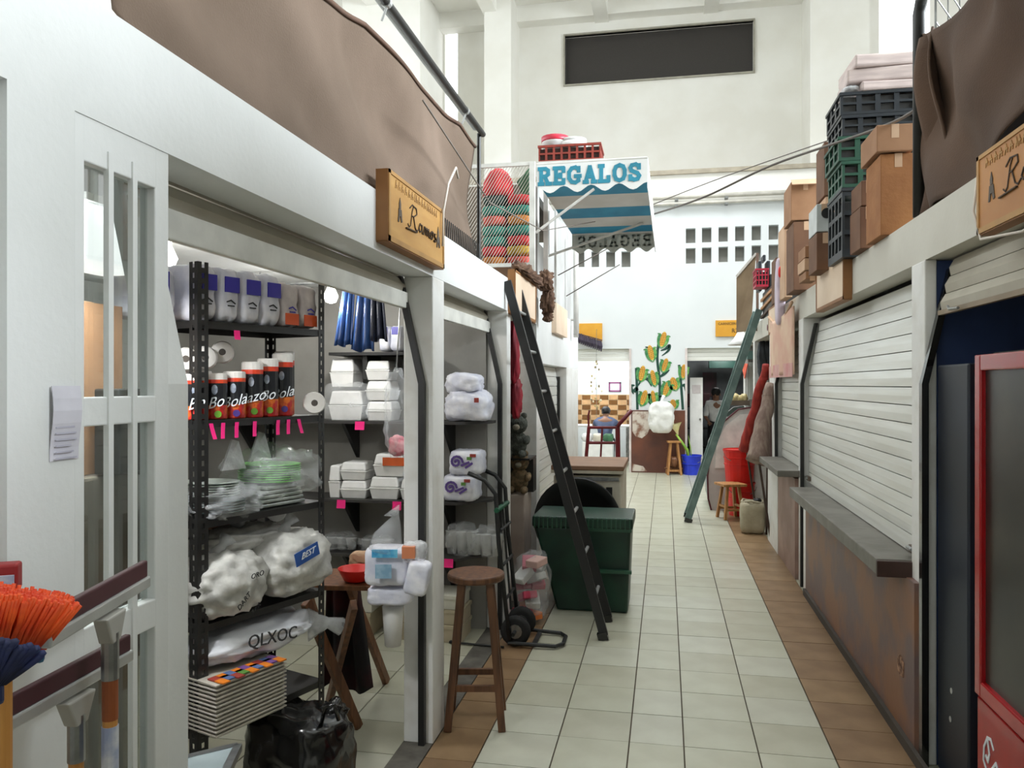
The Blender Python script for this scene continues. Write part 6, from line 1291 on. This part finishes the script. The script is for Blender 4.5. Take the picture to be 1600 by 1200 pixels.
for i, (cx, cy, hh, ww, tl) in enumerate(cobs):
    ct, st_ = math.cos(tl), math.sin(tl); loc = lambda a, b: (cx+a*ct-b*st_*-1*-1, cy+b*ct+a*st_) if False else (cx+a*ct-b*st_, cy+a*st_+b*ct)
    sgn = 1 if tl > 0 else -1
    build(flat([loc(ww*math.cos(k*.393)*(1 if math.sin(k*.393) > 0 else .9), hh*math.sin(k*.393)) for k in range(16)], .003, .005), 'corn_cob', YEL, t)
    q = MB()
    for k in (-.5, 0, .5):
        for (a, b) in (((k*ww*1.0, -hh*.8), (k*ww*1.1, hh*.75)),): q.prism([uv(*loc(a[0]-.35, a[1]), .005), uv(*loc(a[0]+.35, a[1]), .005), uv(*loc(b[0]+.35, b[1]), .005), uv(*loc(b[0]-.35, b[1]), .005)], (0, -.001, 0))
    for k in range(-3, 4):
        z = k*hh*.24; x = ww*.8*math.sqrt(max(0, 1-(z/hh)**2)); q.prism([uv(*loc(-x, z-.3+x*.25), .0052), uv(*loc(x, z-.3-x*.25), .0052), uv(*loc(x, z+.35-x*.25), .0052), uv(*loc(-x, z+.35+x*.25), .0052)], (0, -.001, 0))
    build(q, 'kernel_lines', KRN, t, kind='stuff')
    for s in (-1, 1):
        pts = [loc(s*0, hh*1.25), loc(s*ww*.95, hh*.7), loc(s*ww*1.25, -hh*.05), loc(s*ww*1.1, -hh*.5), loc(s*ww*1.9, -hh*.55)]
        build(ribbon(pts, .6, .8, .005, .007, 4.2), 'husk_leaf', LFG if s > 0 else mat('leaf_mid', (36, 104, 66), .7, col2=(86, 150, 86), scale=14), t)
for pts in ([(1032, 548), (1040, 545), (1046, 540), (1044, 548), (1034, 556)], [(996, 604), (1004, 592), (1012, 593), (1018, 604)], [(1030, 590), (1038, 584), (1046, 578)], [(1000, 634), (1012, 626), (1020, 634), (1022, 638)], [(1064, 604), (1070, 602), (1071, 612)], [(990, 616), (986, 604), (992, 602)], [(1028, 556), (1020, 546), (1008, 542)], [(1034, 606), (1026, 596), (1016, 598)]): build(ribbon(pts, 1, .8, .001, .0035, 4), 'leaf', LFD, t)
# white plastic bag, calla lily, blue bucket, small stool before the dado
c = PY(1033, 652, 14.95); t = thing('plastic_bag', 'big white plastic bag hanging on the brown dado below the corn mural', 'plastic bag', c); q = MB(); q.pillow(c, (.46, .22, .58), p=3.4, res=11, amp=.03, seed=12); build(q, 'bag_body', mat('white_translucent', (236, 236, 232), .35, col2=(222, 222, 218), scale=6, bump=.4, bscale=12), t, smooth=True)
q = MB(); q.tube([c+Vector((0, 0, .24)), c+Vector((.02, .02, .33)), c+Vector((.05, .04, .40))], [.05, .02, .035], 8); q.cyl(c+Vector((.02, .06, .35)), c+Vector((.02, .24, .36)), .01); build(q, 'knot', FOAM, t, smooth=True)
cs = PY(1053, 740, 14.75); cs.z = 0; stool((cs.x, cs.y+.20, 0), .62, .12, .17, 'small light wooden stool between the brown dado and the blue bucket', WOODL, False, .1, .04, (.08, .10))
q = MB(); q.pillow((cs.x, cs.y+.2, .23), (.16, .16, .20), p=3, amp=.02, seed=4); q.bx(cs.x-.17, cs.x+.17, cs.y+.19, cs.y+.21, .10, .125); one(q, 'brown_bundle', WOOD, 'dark brown bundle resting between the legs of the small light stool', 'bundle', smooth=True)
cb2 = PZ(1081, 743, 0); cb2.y += .18; bucket(cb2, .15, .18, .36, BLUE, 'blue plastic bucket standing beside the small light stool', 1)
t = thing('calla_lily', 'single cream calla lily with a long green stalk standing in the blue bucket', 'flower', (cb2.x, cb2.y, .02)); f0 = PY(1057, 672, 14.6); f0.y = cb2.y-.05
q = MB(); q.tube([(cb2.x, cb2.y, .02), (cb2.x-.08, cb2.y, .45), f0-Vector((0, 0, .10))], [.026, .03, .018], 8); build(q, 'stalk', mat('stalk_green', (150, 186, 70), .5, col2=(110, 156, 50), scale=5), t, smooth=True)
q = MB(); q.lathe([(.012, -.12), (.03, -.05), (.07, .03), (.12, .09), (.13, .10), (.07, .04), (.02, -.04)], f0, 16, Matrix.Rotation(-.25, 3, 'Y'), sq=(1, .7)); build(q, 'bloom', mat('lily_cream', (240, 234, 190), .5, col2=(226, 218, 150), scale=6), t, smooth=True)
q = MB(); q.tube([(cb2.x+.03, cb2.y, .02), (cb2.x-.02, cb2.y+.03, .5), (cb2.x-.06, cb2.y+.02, .72)], [.02, .035, .006], 8, .3); build(q, 'leaf', mat('stalk_green', (150, 186, 70)), t, smooth=True)
# store opening: white door leaf, poster, shelf of dark goods, person
a, b = PY(1078, 735, 15.5), PY(1098, 590, 15.5); t = thing('door_leaf', 'white door leaf standing open in the store opening', 'door', (a.x, 15.5, 0)); q = MB(); q.bx(a.x, b.x, 15.48, 15.53, .03, b.z); build(q, 'panel', FOAM, t, bevel=.004); q = MB(); q.bx(a.x+.04, b.x-.04, 15.475, 15.48, b.z-.30, b.z-.14); build(q, 'notice', mat('notice_grey', (214, 206, 206), .7), t); q = MB(); q.lathe([(0, -.03), (.02, -.02), (.02, 0)], (b.x-.05, 15.46, 1.0), 10, axes((1, 0, 0), (0, 0, 1), (0, -1, 0))); build(q, 'handle', STEEL, t)
a, b = PY(1098, 620, 18.2), PY(1120, 582, 18.2); t = thing('wall_poster', 'dark mottled poster on the grey back wall of the store', 'poster', ((a.x+b.x)/2, 18.28, a.z)); q = MB(); q.bx(a.x, b.x, 18.27, 18.298, a.z, b.z); build(q, 'sheet', mat('poster_dark', (70, 64, 62), .7, col2=(96, 66, 72), scale=5), t)
q = MB(); a, b = PY(1108, 575, 17.6), PY(1150, 567, 17.6); q.bx(a.x, b.x, 17.6, 17.9, a.z, b.z+.04); q.cyl((a.x+.05, 17.75, b.z), (a.x+.05, 17.75, 2.6), .01); q.cyl((b.x-.05, 17.75, b.z), (b.x-.05, 17.75, 2.6), .01); one(q, 'hanging_sign', mat('sign_green', (20, 64, 54), .5), 'dark green hanging sign inside the store opening', 'sign')
t = thing('storage_shelf', 'dark shelf unit at the back of the store', 'shelf', (.8, 17.6, 0)); q = MB(); q.bx(.35, .38, 17.5, 17.9, 0, 1.2); q.bx(1.17, 1.2, 17.5, 17.9, 0, 1.2); build(q, 'side', BLACK, t)
for z in (.3, .7, 1.17):
    q = MB(); q.bx(.38, 1.17, 17.5, 17.9, z, z+.03); build(q, 'board', BLACK, t)
for i in range(4):
    q = MB(); q.ob((.46+.2*i, 17.65, 1.202+.13), (.14, .2, .26)); one(q, 'maroon_box', mat('maroon_box', (74, 40, 44), .6), 'maroon box on the dark store shelf, ' + ('nearest the door leaf', 'second from the door leaf', 'third from the door leaf', 'last')[i], 'box', 'boxes on the store shelf', bevel=.006)
# kitchen: picture, mobile, table, man
a, b = PY(951, 612, 18.25), PY(970, 597, 18.25); t = thing('picture_frame', 'small purple-edged picture on the white kitchen wall', 'picture', ((a.x+b.x)/2, 18.28, a.z)); q = MB()
for x0, x1, z0, z1 in ((a.x, b.x, a.z, a.z+.03), (a.x, b.x, b.z-.03, b.z), (a.x, a.x+.03, a.z, b.z), (b.x-.03, b.x, a.z, b.z)): q.bx(x0, x1, 18.27, 18.299, z0, z1)
build(q, 'frame', mat('frame_purple', (150, 72, 126), .5), t); q = MB(); q.bx(a.x, b.x, 18.285, 18.298, a.z, b.z); build(q, 'print', mat('print_pale', (226, 222, 230), .6), t)
t = thing('hanging_mobile', 'string mobile of small pale shells hanging in the kitchen opening', 'mobile', PY(932, 640, 15.0)); p = PY(932, 572, 15.0)
rr = random.Random(8); q = MB(); q.cyl((p.x, 15.0, 1.0), (p.x, 15.0, 2.7), .004, n=5); q.cyl((p.x, 15.0, 2.7), (p.x, 15.22, 2.7), .004, n=5); build(q, 'string', STEEL, t)
for i in range(26):
    z = 1.15+rr.random()*.95; w_ = .13*math.sin((z-1.1)/1.0*math.pi); q = MB(); q.pillow((p.x+rr.uniform(-w_, w_), 15.0+rr.uniform(-w_, w_), z), (.035, .02, .05), p=2, res=3); build(q, 'shell', mat('shell_%d' % (i % 3), [(236, 226, 196), (204, 186, 130), (150, 136, 104)][i % 3], .6), t, smooth=True)
t = thing('kitchen_table', 'white table in the kitchen before the seated man', 'table', (-1.35, 17.1, 0)); q = MB(); q.bx(-2.2, -.75, 16.85, 17.5, .76, .79); build(q, 'top', FOAM, t, bevel=.005)
for x in (-2.15, -.8):
    for y in (16.9, 17.45): q = MB(); q.bx(x-.02, x+.02, y-.02, y+.02, 0, .76); build(q, 'leg', STEEL, t)
q = MB(); q.lathe([(0, 0), (.07, 0), (.08, .10), (.05, .13), (0, .13)], (-1.95, 17.0, .791), 14); one(q, 'white_pot', FOAM, 'white pot on the kitchen table beside the seated man', 'pot', smooth=True)
q = MB()
q.bx(-1.62, -1.02, 15.7, 16.15, .0, .52); one(q, 'white_crate', FOAM, 'white box on the kitchen floor behind the red hand truck', 'box', bevel=.01)
for i, (x, mt, lb) in enumerate(((-1.55, FOAM, 'white folded bundle on the white kitchen box'), (-1.33, mat('bundle_cream', (222, 214, 196), .8), 'cream bundle on the white kitchen box'), (-1.12, mat('bundle_green', (70, 110, 80), .8), 'green bundle on the white kitchen box'))):
    q = MB(); q.pillow((x, 15.92, .60), (.2, .3, .16), p=3, amp=.02, seed=i); one(q, 'cloth_bundle', mt, lb, 'bundle', smooth=True)
# ---- people
SKIN = mat('skin', (150, 106, 82), .6); HAIR = mat('dark_hair', (26, 22, 22), .6)
def skinmesh(name, verts, edges, root, mt, parent, sub=2):
    off = OFF[parent.name] if parent else Vector((0, 0, 0)); me = bpy.data.meshes.new(name); me.from_pydata([Vector(v[0])-off for v in verts], edges, []); o = bpy.data.objects.new(name, me); C.objects.link(o)
    if parent: o.parent = parent
    OFF[o.name] = off; md = o.modifiers.new('skin', 'SKIN'); md.use_smooth_shade = True
    for i, v in enumerate(verts):
        d = me.skin_vertices[0].data[i]; r = v[1]; d.radius = r if isinstance(r, tuple) else (r, r); d.use_root = (i == root)
    s = o.modifiers.new('sub', 'SUBSURF'); s.levels = s.render_levels = sub; me.materials.append(mt); return o
def figure(label, J, shirt, trousers, sleeve=.6, look=None, cover_head=None):
    """J: joint name -> point. One continuous skinned body, clothes over it."""
    t = thing('person', label, 'person', (J['pelvis'][0], J['pelvis'][1], 0)); V = {k: Vector(v) for k, v in J.items()}
    names = ['pelvis', 'waist', 'chest', 'neck', 'head', 'crown']; verts = [(V['pelvis'], (.13, .10)), (V['waist'], (.12, .09)), (V['chest'], (.14, .10)), (V['neck'], .05), (V['head'], (.075, .085)), (V['crown'], (.055, .06))]; edges = [(0, 1), (1, 2), (2, 3), (3, 4), (4, 5)]
    for s in ('l', 'r'):
        b = len(verts); sh, el, wr = V['sh_'+s], V['el_'+s], V['wr_'+s]; verts += [(sh, .055), (el, .040), (wr, .026)]; edges += [(2, b), (b, b+1), (b+1, b+2)]
        d = (wr-el).normalized(); sd = d.orthogonal().normalized(); up = d.cross(sd); palm = wr+d*.06; p = len(verts); verts.append((palm, (.035, .018))); edges.append((b+2, p))
        for k in range(4):
            o = sd*(-.03+.02*k); L = (.030, .036, .034, .026)[k]; k0 = len(verts); verts += [(palm+o+d*.035, .009), (palm+o+d*(.035+L)-up*.008, .0085), (palm+o+d*(.03+L*1.8)-up*.022, .0075)]; edges += [(p, k0), (k0, k0+1), (k0+1, k0+2)]
        k0 = len(verts); verts += [(wr+d*.03+sd*.035, .010), (wr+d*.06+sd*.055-up*.01, .008)]; edges += [(p, k0), (k0, k0+1)]
        b = len(verts); hp, kn, an, to = V['hip_'+s], V['kn_'+s], V['an_'+s], V['toe_'+s]; verts += [(hp, .085), (kn, .058), (an, .038), (to, .032)]; edges += [(0, b), (b, b+1), (b+1, b+2), (b+2, b+3)]
    skinmesh('body', verts, edges, 0, SKIN, t)
    tv = [(V['pelvis'], (.15, .115)), (V['waist'], (.145, .11)), (V['chest'], (.165, .125)), (V['neck']-Vector((0, 0, .015)), .068)]; te = [(0, 1), (1, 2), (2, 3)]
    for s in ('l', 'r'):
        b = len(tv); sh, el, wr = V['sh_'+s], V['el_'+s], V['wr_'+s]; tv += [(sh, .072), (sh.lerp(el, .5), .062), (el.lerp(wr, max(0, sleeve-.5)*2) if sleeve > .5 else sh.lerp(el, .8), .054)]; te += [(2, b), (b, b+1), (b+1, b+2)]
    skinmesh('shirt', tv, te, 0, shirt, t)
    pv = [(V['pelvis'], (.145, .12))]; pe = []
    for s in ('l', 'r'): b = len(pv); pv += [(V['hip_'+s], .10), (V['kn_'+s], .075), (V['an_'+s]+Vector((0, 0, .02)), .058)]; pe += [(0, b), (b, b+1), (b+1, b+2)]
    skinmesh('trousers', pv, pe, 0, trousers, t)
    for s in ('l', 'r'):
        q = MB(); a, e = V['an_'+s], V['toe_'+s]; m_ = (a+e)/2; ang = math.atan2((e-a).y, (e-a).x); q.pillow((m_.x, m_.y, .045), ((e-a).xy.length+.12, .09, .09), rotz(ang), p=3, res=6); build(q, 'shoe', BLACK, t, smooth=True)
    f = Vector(look).normalized(); h = V['head']; rt = f.cross(E3).normalized(); upv = (V['crown']-V['head']).normalized()
    q = MB(); q.pillow(h+upv*.055-f*.02, (.185, .21, .19), axes(rt, f, upv), p=2.2, res=8, amp=.008, seed=3); build(q, 'hair', HAIR, t, smooth=True)
    q = MB(); q.pillow(h+f*.088-upv*.005, (.028, .035, .045), axes(rt, f, upv), p=2, res=5); build(q, 'nose', SKIN, t, smooth=True)
    q = MB(); q.pillow(h+f*.082-upv*.05, (.05, .014, .014), axes(rt, f, upv), p=2, res=5); build(q, 'mouth', mat('lip', (120, 66, 60), .6), t, smooth=True)
    for s in (-1, 1):
        q = MB(); q.pillow(h+f*.080+rt*s*.032+upv*.02, (.022, .012, .012), axes(rt, f, upv), p=2, res=4); build(q, 'eye', BLACK, t, smooth=True); q = MB(); q.pillow(h+rt*s*.085, (.018, .035, .055), axes(rt, f, upv), p=2, res=5); build(q, 'ear', SKIN, t, smooth=True)
    return t
hx = PY(946, 650, 16.5).x
figure('man in a grey-blue shirt seated with his back to the corridor at the kitchen table', dict(pelvis=(hx, 16.30, .52), waist=(hx, 16.36, .66), chest=(hx, 16.48, .86), neck=(hx, 16.56, .98), head=(hx, 16.62, 1.06), crown=(hx, 16.66, 1.14), sh_l=(hx-.18, 16.50, .90), el_l=(hx-.27, 16.72, .80), wr_l=(hx-.10, 16.93, .82), sh_r=(hx+.18, 16.50, .90), el_r=(hx+.27, 16.72, .80), wr_r=(hx+.10, 16.93, .82), hip_l=(hx-.09, 16.32, .50), kn_l=(hx-.12, 16.74, .50), an_l=(hx-.12, 16.72, .08), toe_l=(hx-.13, 16.86, .04), hip_r=(hx+.09, 16.32, .50), kn_r=(hx+.12, 16.74, .50), an_r=(hx+.12, 16.72, .08), toe_r=(hx+.13, 16.86, .04)), mat('shirt_greyblue', (92, 104, 136), .8, col2=(74, 86, 116)), mat('trousers_dark', (40, 42, 50), .8), .7, (0, 1, -.3))
stool((hx, 16.28, 0), .40, .16, .18, 'plain wooden stool under the seated man', WOOD, True, .3, .035, (.12, .16))
px = PY(1119, 630, 16.6).x
figure('person in a white top and dark trousers standing inside the store opening', dict(pelvis=(px, 16.6, .84), waist=(px, 16.6, .98), chest=(px, 16.58, 1.20), neck=(px, 16.57, 1.35), head=(px-.01, 16.55, 1.45), crown=(px-.01, 16.55, 1.54), sh_l=(px-.17, 16.58, 1.27), el_l=(px-.22, 16.56, 1.02), wr_l=(px-.16, 16.40, .92), sh_r=(px+.17, 16.58, 1.27), el_r=(px+.22, 16.56, 1.02), wr_r=(px+.14, 16.40, .92), hip_l=(px-.09, 16.6, .82), kn_l=(px-.10, 16.58, .44), an_l=(px-.10, 16.62, .08), toe_l=(px-.11, 16.48, .04), hip_r=(px+.09, 16.6, .82), kn_r=(px+.10, 16.58, .44), an_r=(px+.10, 16.62, .08), toe_r=(px+.12, 16.48, .04)), mat('white_top', (232, 232, 232), .8), mat('trousers_black', (30, 28, 32), .8), .6, (-.2, -1, 0))
# kitchen lamp (the opening is brightly lit) and the store's dim one
for nm, x, y, z, pw, lb in (('kitchen', -1.6, 16.8, 2.52, 75, 'round ceiling lamp in the white kitchen'), ('store', 1.2, 17.2, 2.52, 24, 'round ceiling lamp in the grey store')):
    t = thing('ceiling_lamp', lb, 'lamp', (x, y, z)); q = MB(); q.lathe([(0, -.05), (.09, -.04), (.13, 0), (.13, .03)], (x, y, z), 20); build(q, 'globe', LAMP, t, smooth=True); q = MB(); q.cyl((x, y, z+.03), (x, y, 2.6), .06); build(q, 'holder', FOAM, t)
    l = bpy.data.lights.new(nm+'_light', 'POINT'); l.energy = pw; l.shadow_soft_size = .14; o = bpy.data.objects.new(nm+'_light', l); C.objects.link(o); o.location = (x, y, z-.22)
